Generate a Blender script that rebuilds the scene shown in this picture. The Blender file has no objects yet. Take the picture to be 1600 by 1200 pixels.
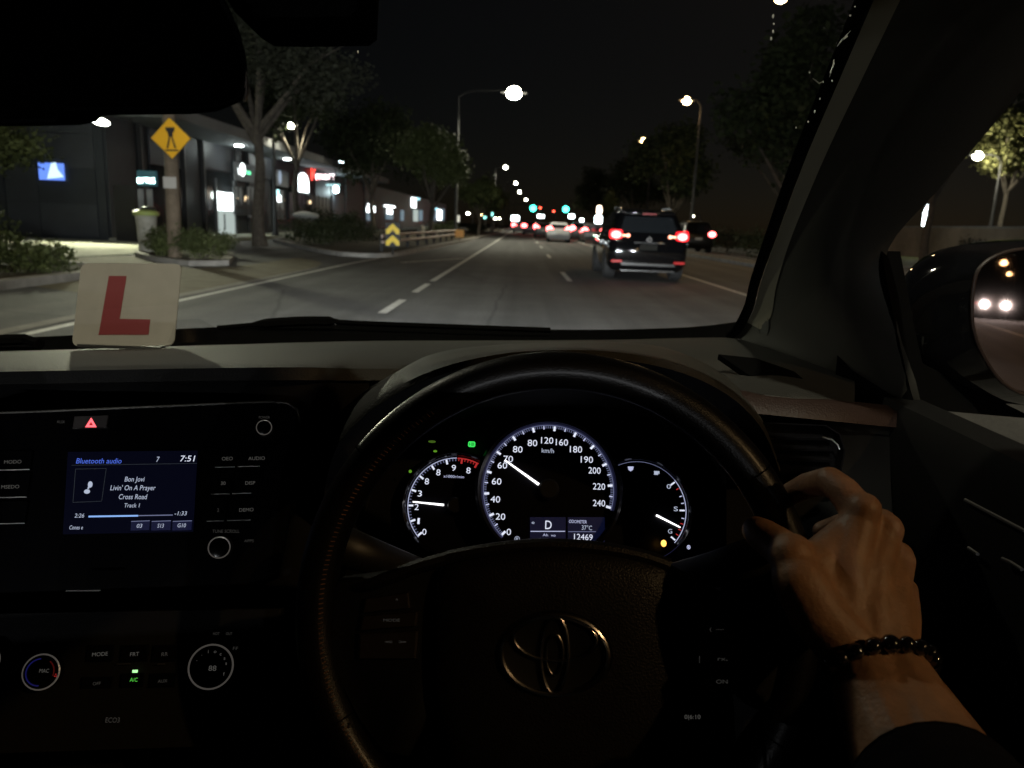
import bpy, math, random
from mathutils import Vector, Matrix
from math import radians, sin, cos, pi, sqrt, atan2, hypot
random.seed(11)
SC = bpy.context.scene
COL = SC.collection

# ------------------------------------------------------------------ camera
FPX = 1201.0
EYE = Vector((0, 0, 1.2))
CAMM = (Matrix.Rotation(radians(0.24), 3, 'Z') @ Matrix.Rotation(radians(90 - 11.77), 3, 'X')
        @ Matrix.Rotation(radians(2.3), 3, 'Z'))
cd = bpy.data.cameras.new('camera')
cd.sensor_width = 36.0
cd.lens = 36.0 * FPX / 1600.0
cd.clip_start = 0.02
cd.clip_end = 3000
cd.dof.use_dof = True
cd.dof.focus_distance = 0.72
cd.dof.aperture_fstop = 10
cam = bpy.data.objects.new('camera', cd)
COL.objects.link(cam)
cam.matrix_world = Matrix.Translation(EYE) @ CAMM.to_4x4()
SC.camera = cam
SC.view_settings.view_transform = 'Standard'
SC.view_settings.look = 'None'
SC.view_settings.exposure = 0.0
SC.view_settings.gamma = 1.0
SC.cycles.max_bounces = 6
SC.cycles.transparent_max_bounces = 16
SC.cycles.sample_clamp_indirect = 2.0
SC.cycles.caustics_reflective = False
SC.cycles.caustics_refractive = False
SC.cycles.use_denoising = True

# ------------------------------------------------------------------ night sky and faint moonlight
wd = bpy.data.worlds.new("World")
SC.world = wd
wd.use_nodes = True
_nt = wd.node_tree
_bg = _nt.nodes['Background']
_sky = _nt.nodes.new('ShaderNodeTexSky')
_sky.sky_type = 'NISHITA'
_sky.sun_disc = False
_sky.sun_elevation = radians(40)
_sky.sun_rotation = radians(30)
_sky.air_density = 0.6
_sky.dust_density = 1.0
_mx = _nt.nodes.new('ShaderNodeMix')
_mx.data_type = 'RGBA'
_mx.blend_type = 'MULTIPLY'
_mx.inputs[0].default_value = 1.0
_mx.inputs[7].default_value = (1.28, 1.05, .78, 1)
_nt.links.new(_sky.outputs[0], _mx.inputs[6])
_nt.links.new(_mx.outputs[2], _bg.inputs[0])
_bg.inputs[1].default_value = 0.0006
_sl = bpy.data.lights.new('moonlight', 'SUN')
_sl.energy = 0.003
_sl.angle = radians(0.5)
_sl.color = (1.0, 0.95, 0.88)
_so = bpy.data.objects.new('moonlight', _sl)
COL.objects.link(_so)
_so.rotation_euler = (radians(50), 0, radians(150))


def ray(px, py):
    return CAMM @ Vector(((px - 800) / FPX, (600 - py) / FPX, -1.0))


def W(px, py, Y):
    r = ray(px, py)
    return EYE + r * (Y / r.y)


def WX(px, py, X):
    r = ray(px, py)
    return EYE + r * (X / r.x)


def G(px, py, z=0.0):
    r = ray(px, py)
    return EYE + r * ((z - EYE.z) / r.z)


def GX(px, Y):
    """x on the ground line at forward distance Y seen at pixel column px (near the horizon)"""
    return (px - 815) / FPX * Y


# ------------------------------------------------------------------ materials
_mats = {}


def mat(name, col=(.5, .5, .5), rough=.5, metal=0.0, emit=None, es=0.0, spec=.5, coat=0.0,
        bump=None, var=None, alpha=None, trans=None):
    if name in _mats:
        return _mats[name]
    m = bpy.data.materials.new(name)
    m.use_nodes = True
    nt = m.node_tree
    b = nt.nodes['Principled BSDF']
    b.inputs['Base Color'].default_value = (*col, 1)
    b.inputs['Roughness'].default_value = rough
    b.inputs['Metallic'].default_value = metal
    b.inputs['Specular IOR Level'].default_value = spec
    b.inputs['Coat Weight'].default_value = coat
    if emit is not None:
        b.inputs['Emission Color'].default_value = (*emit, 1)
        b.inputs['Emission Strength'].default_value = es
    if alpha is not None:
        b.inputs['Alpha'].default_value = alpha
    if trans is not None:
        b.inputs['Transmission Weight'].default_value = trans
    tc = None
    if bump or var:
        tc = nt.nodes.new('ShaderNodeTexCoord')
    if bump:
        kind, sc_, st, di = bump
        if kind == 'vor':
            t = nt.nodes.new('ShaderNodeTexVoronoi')
            t.inputs['Scale'].default_value = sc_
            o = t.outputs['Distance']
        else:
            t = nt.nodes.new('ShaderNodeTexNoise')
            t.inputs['Scale'].default_value = sc_
            t.inputs['Detail'].default_value = 4
            o = t.outputs['Fac']
        nt.links.new(tc.outputs['Object'], t.inputs['Vector'])
        bp = nt.nodes.new('ShaderNodeBump')
        bp.inputs['Strength'].default_value = st
        bp.inputs['Distance'].default_value = di
        nt.links.new(o, bp.inputs['Height'])
        nt.links.new(bp.outputs[0], b.inputs['Normal'])
    if var:
        sc_, amt = var[0], var[1]
        t = nt.nodes.new('ShaderNodeTexNoise')
        t.inputs['Scale'].default_value = sc_
        t.inputs['Detail'].default_value = 6
        t.inputs['Roughness'].default_value = .65
        nt.links.new(tc.outputs['Object'], t.inputs['Vector'])
        r = nt.nodes.new('ShaderNodeValToRGB')
        r.color_ramp.elements[0].position = .3
        r.color_ramp.elements[1].position = .7
        c2 = var[2] if len(var) > 2 else tuple(min(1, c * (1 + amt)) for c in col)
        c1 = tuple(c * (1 - amt) for c in col)
        r.color_ramp.elements[0].color = (*c1, 1)
        r.color_ramp.elements[1].color = (*c2, 1)
        nt.links.new(t.outputs['Fac'], r.inputs[0])
        nt.links.new(r.outputs[0], b.inputs['Base Color'])
    _mats[name] = m
    return m


def glow(name, col, s):
    return mat(name, (0.02, 0.02, 0.02), .6, emit=col, es=s)


def pane_mat(name, tint=(1, 1, 1), rough=.02, refl=1.0, ior=1.45):
    """thin clear pane: see-through plus Fresnel reflection"""
    if name in _mats:
        return _mats[name]
    m = bpy.data.materials.new(name)
    m.use_nodes = True
    nt = m.node_tree
    nt.nodes.clear()
    out = nt.nodes.new('ShaderNodeOutputMaterial')
    tr = nt.nodes.new('ShaderNodeBsdfTransparent')
    tr.inputs[0].default_value = (*tint, 1)
    gl = nt.nodes.new('ShaderNodeBsdfGlossy')
    gl.inputs['Roughness'].default_value = rough
    fr = nt.nodes.new('ShaderNodeFresnel')
    fr.inputs[0].default_value = ior
    mu = nt.nodes.new('ShaderNodeMath')
    mu.operation = 'MULTIPLY'
    mu.inputs[1].default_value = refl
    mx = nt.nodes.new('ShaderNodeMixShader')
    nt.links.new(fr.outputs[0], mu.inputs[0])
    nt.links.new(mu.outputs[0], mx.inputs[0])
    nt.links.new(tr.outputs[0], mx.inputs[1])
    nt.links.new(gl.outputs[0], mx.inputs[2])
    nt.links.new(mx.outputs[0], out.inputs[0])
    _mats[name] = m
    return m


# ------------------------------------------------------------------ frames and mesh builder
class Frame:
    def __init__(s, o, u=(1, 0, 0), v=(0, 0, 1)):
        s.o = Vector(o)
        s.u = Vector(u).normalized()
        v = Vector(v)
        s.v = (v - s.u * v.dot(s.u)).normalized()
        s.n = s.u.cross(s.v)

    def pt(s, a, b, c=0.0):
        return s.o + s.u * a + s.v * b + s.n * c

    def px(s, px, py, c=0.0):
        r = ray(px, py)
        o = s.o + s.n * c
        t = (o - EYE).dot(s.n) / r.dot(s.n)
        d = EYE + r * t - s.o
        return d.dot(s.u), d.dot(s.v)

    def plen(s, px, py, h):
        """length in the plane of h pixels measured upwards at (px,py)"""
        a = s.px(px, py)
        b = s.px(px, py - h)
        return hypot(a[0] - b[0], a[1] - b[1])


WORLD = Frame((0, 0, 0), (1, 0, 0), (0, 1, 0))


def tilt_frame(o, tilt, yaw=0.0):
    """upright plate facing the driver, leaned back by tilt, turned by yaw (degrees)"""
    u = Vector((cos(radians(yaw)), sin(radians(yaw)), 0))
    fwd = Vector((-sin(radians(yaw)), cos(radians(yaw)), 0))
    v = fwd * sin(radians(tilt)) + Vector((0, 0, cos(radians(tilt))))
    return Frame(o, u, v)


_txtcache = {}


def text_geo(s, font_shear=0.0):
    k = (s, font_shear)
    if k not in _txtcache:
        cu = bpy.data.curves.new('t', 'FONT')
        cu.body = s
        cu.shear = font_shear
        cu.resolution_u = 3
        ob = bpy.data.objects.new('t', cu)
        me = bpy.data.meshes.new_from_object(ob)
        vs = [(v.co.x, v.co.y) for v in me.vertices]
        fs = [tuple(p.vertices) for p in me.polygons]
        bpy.data.objects.remove(ob)
        bpy.data.curves.remove(cu)
        bpy.data.meshes.remove(me)
        _txtcache[k] = (vs, fs)
    return _txtcache[k]


class MB:
    def __init__(s):
        s.v = []
        s.f = []
        s.m = []
        s.mats = []

    def mi(s, m):
        if m not in s.mats:
            s.mats.append(m)
        return s.mats.index(m)

    def add(s, vs, fs, m):
        o = len(s.v)
        k = s.mi(m)
        s.v += [Vector(p) for p in vs]
        for f in fs:
            s.f.append(tuple(i + o for i in f))
            s.m.append(k)

    def quad(s, pts, m):
        s.add(pts, [tuple(range(len(pts)))], m)

    def box(s, c, size, m, F=WORLD, taper=1.0):
        a, b, d = size[0] / 2, size[1] / 2, size[2] / 2
        vs = []
        for z in (-d, d):
            k = taper if z > 0 else 1.0
            for x, y in ((-a, -b), (a, -b), (a, b), (-a, b)):
                vs.append(F.pt(c[0] + x * k, c[1] + y * k, c[2] + z))
        s.add(vs, [(0, 3, 2, 1), (4, 5, 6, 7), (0, 1, 5, 4), (1, 2, 6, 5), (2, 3, 7, 6), (3, 0, 4, 7)], m)

    def prism(s, poly, m, F=WORLD, h0=0.0, h1=.01, inset=0.0, mside=None):
        n = len(poly)
        cx = sum(p[0] for p in poly) / n
        cy = sum(p[1] for p in poly) / n
        area = sum(poly[i][0] * poly[(i + 1) % n][1] - poly[(i + 1) % n][0] * poly[i][1] for i in range(n))
        if area < 0:
            poly = poly[::-1]
        if h1 < h0:
            h0, h1 = h1, h0
        bot = [F.pt(x, y, h0) for x, y in poly]
        if inset:
            poly2 = [((x - cx) * (1 - inset) + cx, (y - cy) * (1 - inset) + cy) for x, y in poly]
        else:
            poly2 = poly
        top = [F.pt(x, y, h1) for x, y in poly2]
        s.add(bot + top, [tuple(range(n - 1, -1, -1)), tuple(range(n, 2 * n))] +
              [(i, (i + 1) % n, n + (i + 1) % n, n + i) for i in range(n)], m)

    def flat(s, poly, m, F=WORLD, h=0.0):
        area = sum(poly[i][0] * poly[(i + 1) % len(poly)][1] - poly[(i + 1) % len(poly)][0] * poly[i][1]
                   for i in range(len(poly)))
        if area < 0:
            poly = poly[::-1]
        s.quad([F.pt(x, y, h) for x, y in poly], m)

    def dome(s, poly, levels, m, F):
        """levels: (scale, height) from the rim inwards"""
        n = len(poly)
        area = sum(poly[i][0] * poly[(i + 1) % n][1] - poly[(i + 1) % n][0] * poly[i][1] for i in range(n))
        if area < 0:
            poly = poly[::-1]
        cx = sum(p[0] for p in poly) / n
        cy = sum(p[1] for p in poly) / n
        vs = []
        for k, h in levels:
            vs += [F.pt(cx + (x - cx) * k, cy + (y - cy) * k, h) for x, y in poly]
        fs = []
        for L in range(len(levels) - 1):
            for i in range(n):
                a, b = L * n + i, L * n + (i + 1) % n
                fs.append((a, b, b + n, a + n))
        fs.append(tuple(range((len(levels) - 1) * n, len(levels) * n)))
        s.add(vs, fs, m)

    def tube(s, path, r, m, seg=10, closed=False, caps=True):
        path = [Vector(p) for p in path]
        n = len(path)
        rs = r if isinstance(r, (list, tuple)) else [r] * n
        vs = []
        ref = None
        for i, p in enumerate(path):
            if closed:
                t = path[(i + 1) % n] - path[i - 1]
            else:
                t = path[min(i + 1, n - 1)] - path[max(i - 1, 0)]
            if t.length < 1e-9:
                t = Vector((0, 0, 1))
            t.normalize()
            if ref is None:
                ref = Vector((0, 0, 1)) if abs(t.z) < .9 else Vector((1, 0, 0))
            a = (ref - t * ref.dot(t)).normalized()
            ref = a
            b = t.cross(a)
            for k in range(seg):
                w = 2 * pi * k / seg
                vs.append(p + (a * cos(w) + b * sin(w)) * rs[i])
        fs = []
        for i in range(n if closed else n - 1):
            for k in range(seg):
                a0 = i * seg + k
                a1 = i * seg + (k + 1) % seg
                j = ((i + 1) % n) * seg
                fs.append((a0, a1, j + (k + 1) % seg, j + k))
        if caps and not closed:
            fs.append(tuple(range(seg - 1, -1, -1)))
            fs.append(tuple((n - 1) * seg + k for k in range(seg)))
        s.add(vs, fs, m)

    def lathe(s, prof, m, F=WORLD, seg=24, ca=0.0, cb=0.0, cap0=True, cap1=True):
        vs = []
        for r, h in prof:
            for k in range(seg):
                w = 2 * pi * k / seg
                vs.append(F.pt(ca + r * cos(w), cb + r * sin(w), h))
        fs = []
        for i in range(len(prof) - 1):
            for k in range(seg):
                a = i * seg + k
                b = i * seg + (k + 1) % seg
                fs.append((a, b, b + seg, a + seg))
        if cap0:
            fs.append(tuple(range(seg - 1, -1, -1)))
        if cap1:
            fs.append(tuple((len(prof) - 1) * seg + k for k in range(seg)))
        s.add(vs, fs, m)

    def ring(s, F, r0, r1, c, m, a0=0, a1=360, seg=48, ca=0.0, cb=0.0):
        vs = []
        for i in range(seg + 1):
            w = radians(a0 + (a1 - a0) * i / seg)
            vs.append(F.pt(ca + r0 * cos(w), cb + r0 * sin(w), c))
            vs.append(F.pt(ca + r1 * cos(w), cb + r1 * sin(w), c))
        s.add(vs, [(2 * i, 2 * i + 1, 2 * i + 3, 2 * i + 2) if a1 > a0 else (2 * i, 2 * i + 2, 2 * i + 3, 2 * i + 1)
                   for i in range(seg)], m)

    def grid(s, rows, m, closed_u=False):
        R = len(rows)
        K = len(rows[0])
        vs = [Vector(p) for r in rows for p in r]
        fs = []
        for i in range(R - 1):
            for k in range(K if closed_u else K - 1):
                a = i * K + k
                b = i * K + (k + 1) % K
                fs.append((a, b, b + K, a + K))
        s.add(vs, fs, m)

    def sphere(s, c, r, m, seg=12, rings=8, F=WORLD):
        if not isinstance(r, (list, tuple)):
            r = (r, r, r)
        vs = [F.pt(c[0], c[1], c[2] - r[2])]
        for i in range(1, rings):
            w = pi * i / rings
            for k in range(seg):
                q = 2 * pi * k / seg
                vs.append(F.pt(c[0] + r[0] * sin(w) * cos(q), c[1] + r[1] * sin(w) * sin(q), c[2] - r[2] * cos(w)))
        vs.append(F.pt(c[0], c[1], c[2] + r[2]))
        fs = []
        for k in range(seg):
            fs.append((0, 1 + (k + 1) % seg, 1 + k))
        for i in range(rings - 2):
            for k in range(seg):
                a = 1 + i * seg + k
                b = 1 + i * seg + (k + 1) % seg
                fs.append((a, b, b + seg, a + seg))
        L = len(vs) - 1
        for k in range(seg):
            fs.append((L, L - seg + k, L - seg + (k + 1) % seg))
        s.add(vs, fs, m)

    def text(s, st, F, a, b, h, m, c=.0006, align='c', width=None, shear=0.0, rot=0.0):
        vs, fs = text_geo(st, shear)
        if not vs:
            return
        x0 = min(v[0] for v in vs)
        x1 = max(v[0] for v in vs)
        k = h / .7
        kx = k if width is None else width / max(1e-6, (x1 - x0))
        off = {'c': (x0 + x1) / 2, 'l': x0, 'r': x1}[align]
        cr, sr = cos(rot), sin(rot)
        out = []
        for x, y in vs:
            X, Y = (x - off) * kx, (y - .35) * k
            out.append(F.pt(a + X * cr - Y * sr, b + X * sr + Y * cr, c))
        s.add(out, fs, m)

    def ptext(s, st, F, px, py, hpx, m, c=.0006, align='c', wpx=None, shear=0.0, rot=0.0):
        a, b = F.px(px, py, c)
        k = F.plen(px, py, hpx)
        w = None
        if wpx:
            q = F.px(px + wpx, py, c)
            w = hypot(q[0] - a, q[1] - b)
            if rot == 0.0:
                rot = atan2(q[1] - b, q[0] - a)
        s.text(st, F, a, b, k, m, c, align, w, shear, rot)

    def build(s, name, parent=None, smooth=True, bevel=0.0, angle=35, label=None, seg=2):
        org = Vector((0, 0, 0))
        q = parent
        while q is not None:
            if q.parent is None:
                org = Vector(q.location)
            q = q.parent
        me = bpy.data.meshes.new(name)
        me.from_pydata([tuple(v - org) for v in s.v], [], s.f)
        for m in s.mats:
            me.materials.append(m)
        me.polygons.foreach_set('material_index', s.m)
        if smooth:
            me.polygons.foreach_set('use_smooth', [True] * len(s.f))
            me.set_sharp_from_angle(angle=radians(angle))
        me.update()
        o = bpy.data.objects.new(name, me)
        COL.objects.link(o)
        if parent:
            o.parent = parent
        if bevel:
            md = o.modifiers.new('bevel', 'BEVEL')
            md.width = bevel
            md.segments = seg
            md.limit_method = 'ANGLE'
            md.angle_limit = radians(40)
        if label:
            o['label'] = label
        return o


def tag(o, label, cat, group=None):
    o['label'] = label
    o['category'] = cat
    if group:
        o['group'] = group
    return o


def kind(o, k):
    o['kind'] = k
    return o


def empty(name, loc, label=None, cat=None, group=None):
    o = bpy.data.objects.new(name, None)
    o.empty_display_size = .2
    o.location = loc
    COL.objects.link(o)
    if label:
        tag(o, label, cat, group)
    return o


def copy_tree(o, loc=None, rotz=None, label=None, parent=None):
    c = o.copy()
    COL.objects.link(c)
    c.parent = parent
    if loc is not None:
        c.location = loc
    if rotz is not None:
        c.rotation_euler = (0, 0, rotz)
    if label:
        c['label'] = label
    for ch in list(o.children):
        copy_tree(ch, parent=c)
    return c


def light(kind_, name, loc, power, col, radius=.1, spot=None, blend=.5, to=None, parent=None):
    ld = bpy.data.lights.new(name, kind_)
    ld.energy = power
    ld.color = col
    ld.shadow_soft_size = radius
    if kind_ == 'SPOT':
        ld.spot_size = radians(spot)
        ld.spot_blend = blend
    o = bpy.data.objects.new(name, ld)
    COL.objects.link(o)
    org = Vector((0, 0, 0))
    if parent:
        o.parent = parent
        q = parent
        while q.parent:
            q = q.parent
        org = Vector(q.location)
    o.location = Vector(loc) - org
    if to is not None:
        o.rotation_euler = (Vector(to) - Vector(loc)).to_track_quat('-Z', 'Y').to_euler()
    elif kind_ == 'SPOT':
        pass
    return o


def smoothpx(pts, n):
    """resample a polyline of tuples with a Catmull-Rom spline to n points"""
    P = [Vector(p) if len(p) == 3 else Vector((p[0], p[1], 0)) for p in pts]
    L = len(P)
    out = []
    for i in range(n):
        t = i / (n - 1) * (L - 1)
        k = min(int(t), L - 2)
        u = t - k
        p0 = P[max(k - 1, 0)]
        p1 = P[k]
        p2 = P[k + 1]
        p3 = P[min(k + 2, L - 1)]
        out.append(.5 * ((2 * p1) + (p2 - p0) * u + (2 * p0 - 5 * p1 + 4 * p2 - p3) * u * u
                         + (3 * p1 - p0 - 3 * p2 + p3) * u ** 3))
    return out


def rrect(x0, y0, x1, y1, r, n=5):
    out = []
    for cx, cy, a in ((x1 - r, y1 - r, 0), (x0 + r, y1 - r, 90), (x0 + r, y0 + r, 180), (x1 - r, y0 + r, 270)):
        for i in range(n + 1):
            w = radians(a + 90 * i / n)
            out.append((cx + r * cos(w), cy + r * sin(w)))
    return out
# ================================================================== OUTSIDE
ASPH = mat('asphalt', (.078, .078, .077), .82, bump=('noise', 60, .5, .01), var=(.9, .22), spec=.3)
def asphalt_detail(m_):
    nt = m_.node_tree
    b = nt.nodes['Principled BSDF']
    old = b.inputs['Base Color'].links[0].from_socket
    tc = nt.nodes.new('ShaderNodeTexCoord')
    mp = nt.nodes.new('ShaderNodeMapping')
    mp.inputs['Scale'].default_value = (1.6, .035, 1)
    n1 = nt.nodes.new('ShaderNodeTexNoise')
    n1.inputs['Scale'].default_value = 1.0
    n1.inputs['Detail'].default_value = 5
    n2 = nt.nodes.new('ShaderNodeTexNoise')
    n2.inputs['Scale'].default_value = 26
    n2.inputs['Detail'].default_value = 3
    n2.inputs['Roughness'].default_value = .8
    nt.links.new(tc.outputs['Object'], mp.inputs[0])
    nt.links.new(mp.outputs[0], n1.inputs['Vector'])
    nt.links.new(tc.outputs['Object'], n2.inputs['Vector'])
    vo = nt.nodes.new('ShaderNodeTexVoronoi')
    vo.feature = 'DISTANCE_TO_EDGE'
    vo.inputs['Scale'].default_value = .22
    nz = nt.nodes.new('ShaderNodeTexNoise')
    nz.inputs['Scale'].default_value = 1.3
    nt.links.new(tc.outputs['Object'], nz.inputs['Vector'])
    mxv = nt.nodes.new('ShaderNodeMix')
    mxv.data_type = 'RGBA'
    mxv.inputs[0].default_value = .12
    nt.links.new(tc.outputs['Object'], mxv.inputs[6])
    nt.links.new(nz.outputs['Color'], mxv.inputs[7])
    nt.links.new(mxv.outputs[2], vo.inputs['Vector'])
    def ramp(src, p0, p1, a, c):
        r = nt.nodes.new('ShaderNodeMapRange')
        r.inputs[1].default_value = p0
        r.inputs[2].default_value = p1
        r.inputs[3].default_value = a
        r.inputs[4].default_value = c
        nt.links.new(src, r.inputs[0])
        return r.outputs[0]
    f1 = ramp(n1.outputs['Fac'], .3, .7, .60, 1.35)
    f2 = ramp(n2.outputs['Fac'], .35, .65, .75, 1.25)
    f3 = ramp(vo.outputs['Distance'], .0, .006, .55, 1.0)
    cur = old
    for f in (f1, f2, f3):
        mu = nt.nodes.new('ShaderNodeVectorMath')
        mu.operation = 'SCALE'
        nt.links.new(cur, mu.inputs[0])
        nt.links.new(f, mu.inputs['Scale'])
        cur = mu.outputs[0]
    nt.links.new(cur, b.inputs['Base Color'])


asphalt_detail(ASPH)
CONC = mat('concrete_paving', (.24, .24, .19), .9, var=(1.2, .25), spec=.2)
TAN = mat('tan_paving', (.15, .135, .095), .9, var=(2.5, .3), spec=.2)
KERB = mat('kerb_concrete', (.22, .21, .19), .85, var=(3, .3), spec=.2)
SOIL = mat('soil', (.05, .042, .028), .95, var=(2, .5), spec=.1)
VERGE = mat('dry_grass', (.055, .06, .03), .95, var=(1.5, .5), spec=.1)
PAINT = mat('road_paint', (.52, .52, .49), .7, var=(7, .3), spec=.3)
BARK = mat('bark', (.07, .06, .048), .9, bump=('noise', 18, .8, .03), var=(6, .4), spec=.1)
LEAF = mat('leaves', (.042, .056, .018), .7, var=(1.3, .5, (.075, .09, .03)), spec=.2)
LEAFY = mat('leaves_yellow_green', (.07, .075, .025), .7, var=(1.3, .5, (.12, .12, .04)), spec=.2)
LEAFD = mat('leaves_dark', (.02, .026, .010), .75, var=(1.0, .5), spec=.15)
LEAFG = mat('leaves_grey', (.026, .028, .018), .75, var=(1.0, .4), spec=.15)
STEEL = mat('galvanised_steel', (.016, .016, .016), .7, .1, var=(4, .2))
DARKM = mat('dark_metal', (.03, .03, .03), .5, .3)
WOODP = mat('timber_pole', (.14, .11, .08), .85, var=(5, .3), spec=.1)

m = MB()
m.box((0, 200, -.27), (900, 900, .5), VERGE)
kind(m.build('ground', smooth=False), 'structure')
m = MB()
m.flat([(-12, -140), (18, -140), (18, 480), (-12, 480)], ASPH, h=0)
kind(m.build('road', smooth=False), 'structure')


def markings():
    m = MB()
    h = .004
    def ln(x0, y0, x1, y1, w=.12):
        d = Vector((x1 - x0, y1 - y0, 0)).normalized()
        n = Vector((-d.y, d.x, 0)) * w / 2
        m.flat([(x0 + n.x, y0 + n.y), (x0 - n.x, y0 - n.y), (x1 - n.x, y1 - n.y), (x1 + n.x, y1 + n.y)], PAINT, h=h)
    ln(-1.76, 15.6, -1.66, 52)
    ln(-1.66, 52, -1.6, 400, .14)
    for a, b in ((-20, -17), (-8, -5), (3.2, 5), (7.2, 8.7), (9.9, 11.7), (13.0, 14.9)):
        ln(-1.76, a, -1.76, b)
    y = -90.8
    while y < 300:
        ln(1.12, y, 1.12, y + 3.3)
        y += 12
    ln(4.45, -120, 4.5, 60, .13)
    ln(4.5, 60, 4.5, 400, .13)
    ln(-4.62, -100, -4.62, 8.2, .11)
    ln(-4.62, 8.2, -4.5, 20, .11)
    ln(-4.5, 20, -4.35, 24, .11)
    ln(-3.35, 21.9, -1.86, 26.1, .12)
    return m.build('road_markings', smooth=False)


kind(markings(), 'structure')


def island(name, poly, top, h=.13, kw=.22, z0=-.02):
    """raised kerbed bed: kerb ring with soil inside"""
    m = MB()
    n = len(poly)
    area = sum(poly[i][0] * poly[(i + 1) % n][1] - poly[(i + 1) % n][0] * poly[i][1] for i in range(n))
    if area < 0:
        poly = poly[::-1]
    P = [Vector((x, y, 0)) for x, y in poly]
    inn = []
    for i in range(n):
        a = (P[i] - P[i - 1]).normalized()
        b = (P[(i + 1) % n] - P[i]).normalized()
        na = Vector((-a.y, a.x, 0))
        nb = Vector((-b.y, b.x, 0))
        d = (na + nb)
        d = d / max(.3, d.length_squared / 2) if d.length > .1 else na
        inn.append(P[i] + d * kw)
    vs = [(p.x, p.y, z0) for p in P] + [(p.x, p.y, h) for p in P] + [(p.x, p.y, h) for p in inn] + \
         [(p.x, p.y, h - .03) for p in inn]
    fs = []
    for i in range(n):
        j = (i + 1) % n
        for L in range(3):
            fs.append((L * n + i, L * n + j, (L + 1) * n + j, (L + 1) * n + i))
    m.add(vs, fs, KERB)
    m.quad([(p.x, p.y, h - .03) for p in inn], top)
    return kind(m.build(name, smooth=False), 'structure')


def arc_pts(pts, n=40):
    return [(p.x, p.y) for p in smoothpx(pts, n)]


island('verge', arc_pts([(-7.25, -60), (-7.25, 0), (-7.28, 10.6), (-7.35, 13.2), (-7.9, 14.7), (-9.5, 15.4), (-14, 15.6)]) +
       [(-40, 15.6), (-40, -60)], SOIL)
island('verge', arc_pts([(-6.7, 17.8), (-7.4, 20), (-8.2, 21.9), (-9.5, 22.6), (-10.2, 21.6), (-9.9, 19.9), (-8.7, 18.2), (-7.3, 17.05)], 32), SOIL, h=.12)
island('verge', arc_pts([(-2.9, 470), (-2.9, 120), (-3.27, 58), (-3.75, 36), (-3.95, 27), (-4.25, 24.6), (-5.0, 24.0), (-6.0, 24.7),
                         (-7.6, 27.5), (-9.6, 31.5), (-11.4, 36), (-12, 44)], 60) + [(-12, 470)], SOIL)
island('median', [(8.5, -140), (8.45, 20), (8.2, 36), (7.9, 60), (7.9, 470), (8.7, 470), (8.9, 60), (9.4, 20), (9.4, -140)], VERGE, h=.15)
m = MB()
m.prism([(-40, 15.6), (-14.2, 15.75), (-11.0, 16.4), (-10.2, 19.8), (-10.5, 22.6), (-11.6, 28.2), (-40, 28.2)], CONC, h0=-.02, h1=.03)
kind(m.build('forecourt', smooth=False), 'structure')
m = MB()
m.prism([(-15, 28.3), (-12.4, 28.3), (-12.6, 92), (-17, 170), (-15, 92)], CONC, h0=-.02, h1=.12)
kind(m.build('footpath', smooth=False), 'structure')
m = MB()
m.flat(arc_pts([(-4.98, 10.2), (-4.9, 14), (-4.85, 18), (-5.3, 20.6), (-6.4, 22.3)], 16) + [(-6.4, 17.3), (-6.95, 16.4), (-7.3, 13.2), (-7.2, 11.4)],
       TAN, h=.006)
m.flat([(-7.0, 16.45), (-8.6, 18.0), (-9.85, 19.9), (-10.2, 19.8), (-11.0, 16.4), (-9.5, 15.6), (-7.8, 15.0), (-7.3, 14.6)], TAN, h=.006)
kind(m.build('path', smooth=False), 'structure')
m = MB()
m.flat([(-5.0, -60), (-4.98, 10.2), (-4.9, 14), (-4.82, 18.4), (-4.75, 18.4), (-4.74, 14), (-4.78, 10.2), (-4.8, -60)], KERB, h=.008)
kind(m.build('gutter', smooth=False), 'structure')


# ------------------------------------------------------------------ plants
def leaf_cards(m, blobs, n, size, material, rng, droop=.3):
    """blobs: (x,y,z,rx,ry,rz) - many small leaf clumps through the volume"""
    tot = sum(b[3] * b[4] * b[5] for b in blobs)
    vs, fs = [], []
    for b in blobs:
        k = max(8, int(n * b[3] * b[4] * b[5] / tot))
        for _ in range(k):
            while True:
                p = Vector((rng.uniform(-1, 1), rng.uniform(-1, 1), rng.uniform(-1, 1)))
                if .25 < p.length < 1 + rng.gauss(0, .12):
                    break
            c = Vector((b[0] + p.x * b[3], b[1] + p.y * b[4], b[2] + p.z * b[5]))
            for _q in range(3):
                d = Vector((rng.gauss(0, 1), rng.gauss(0, 1), rng.gauss(0, .7))).normalized()
                e = d.cross(Vector((rng.gauss(0, 1), rng.gauss(0, 1), rng.gauss(0, 1)))).normalized()
                s_ = size * rng.uniform(.5, 1.2)
                o = c + Vector((rng.gauss(0, 1), rng.gauss(0, 1), rng.gauss(0, 1))) * size * .8
                i = len(vs)
                vs += [o - d * s_ * .5, o + e * s_ * .28, o + d * s_ * .5, o - e * s_ * .28]
                fs.append((i, i + 1, i + 2, i + 3))
    m.add(vs, fs, material)


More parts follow.
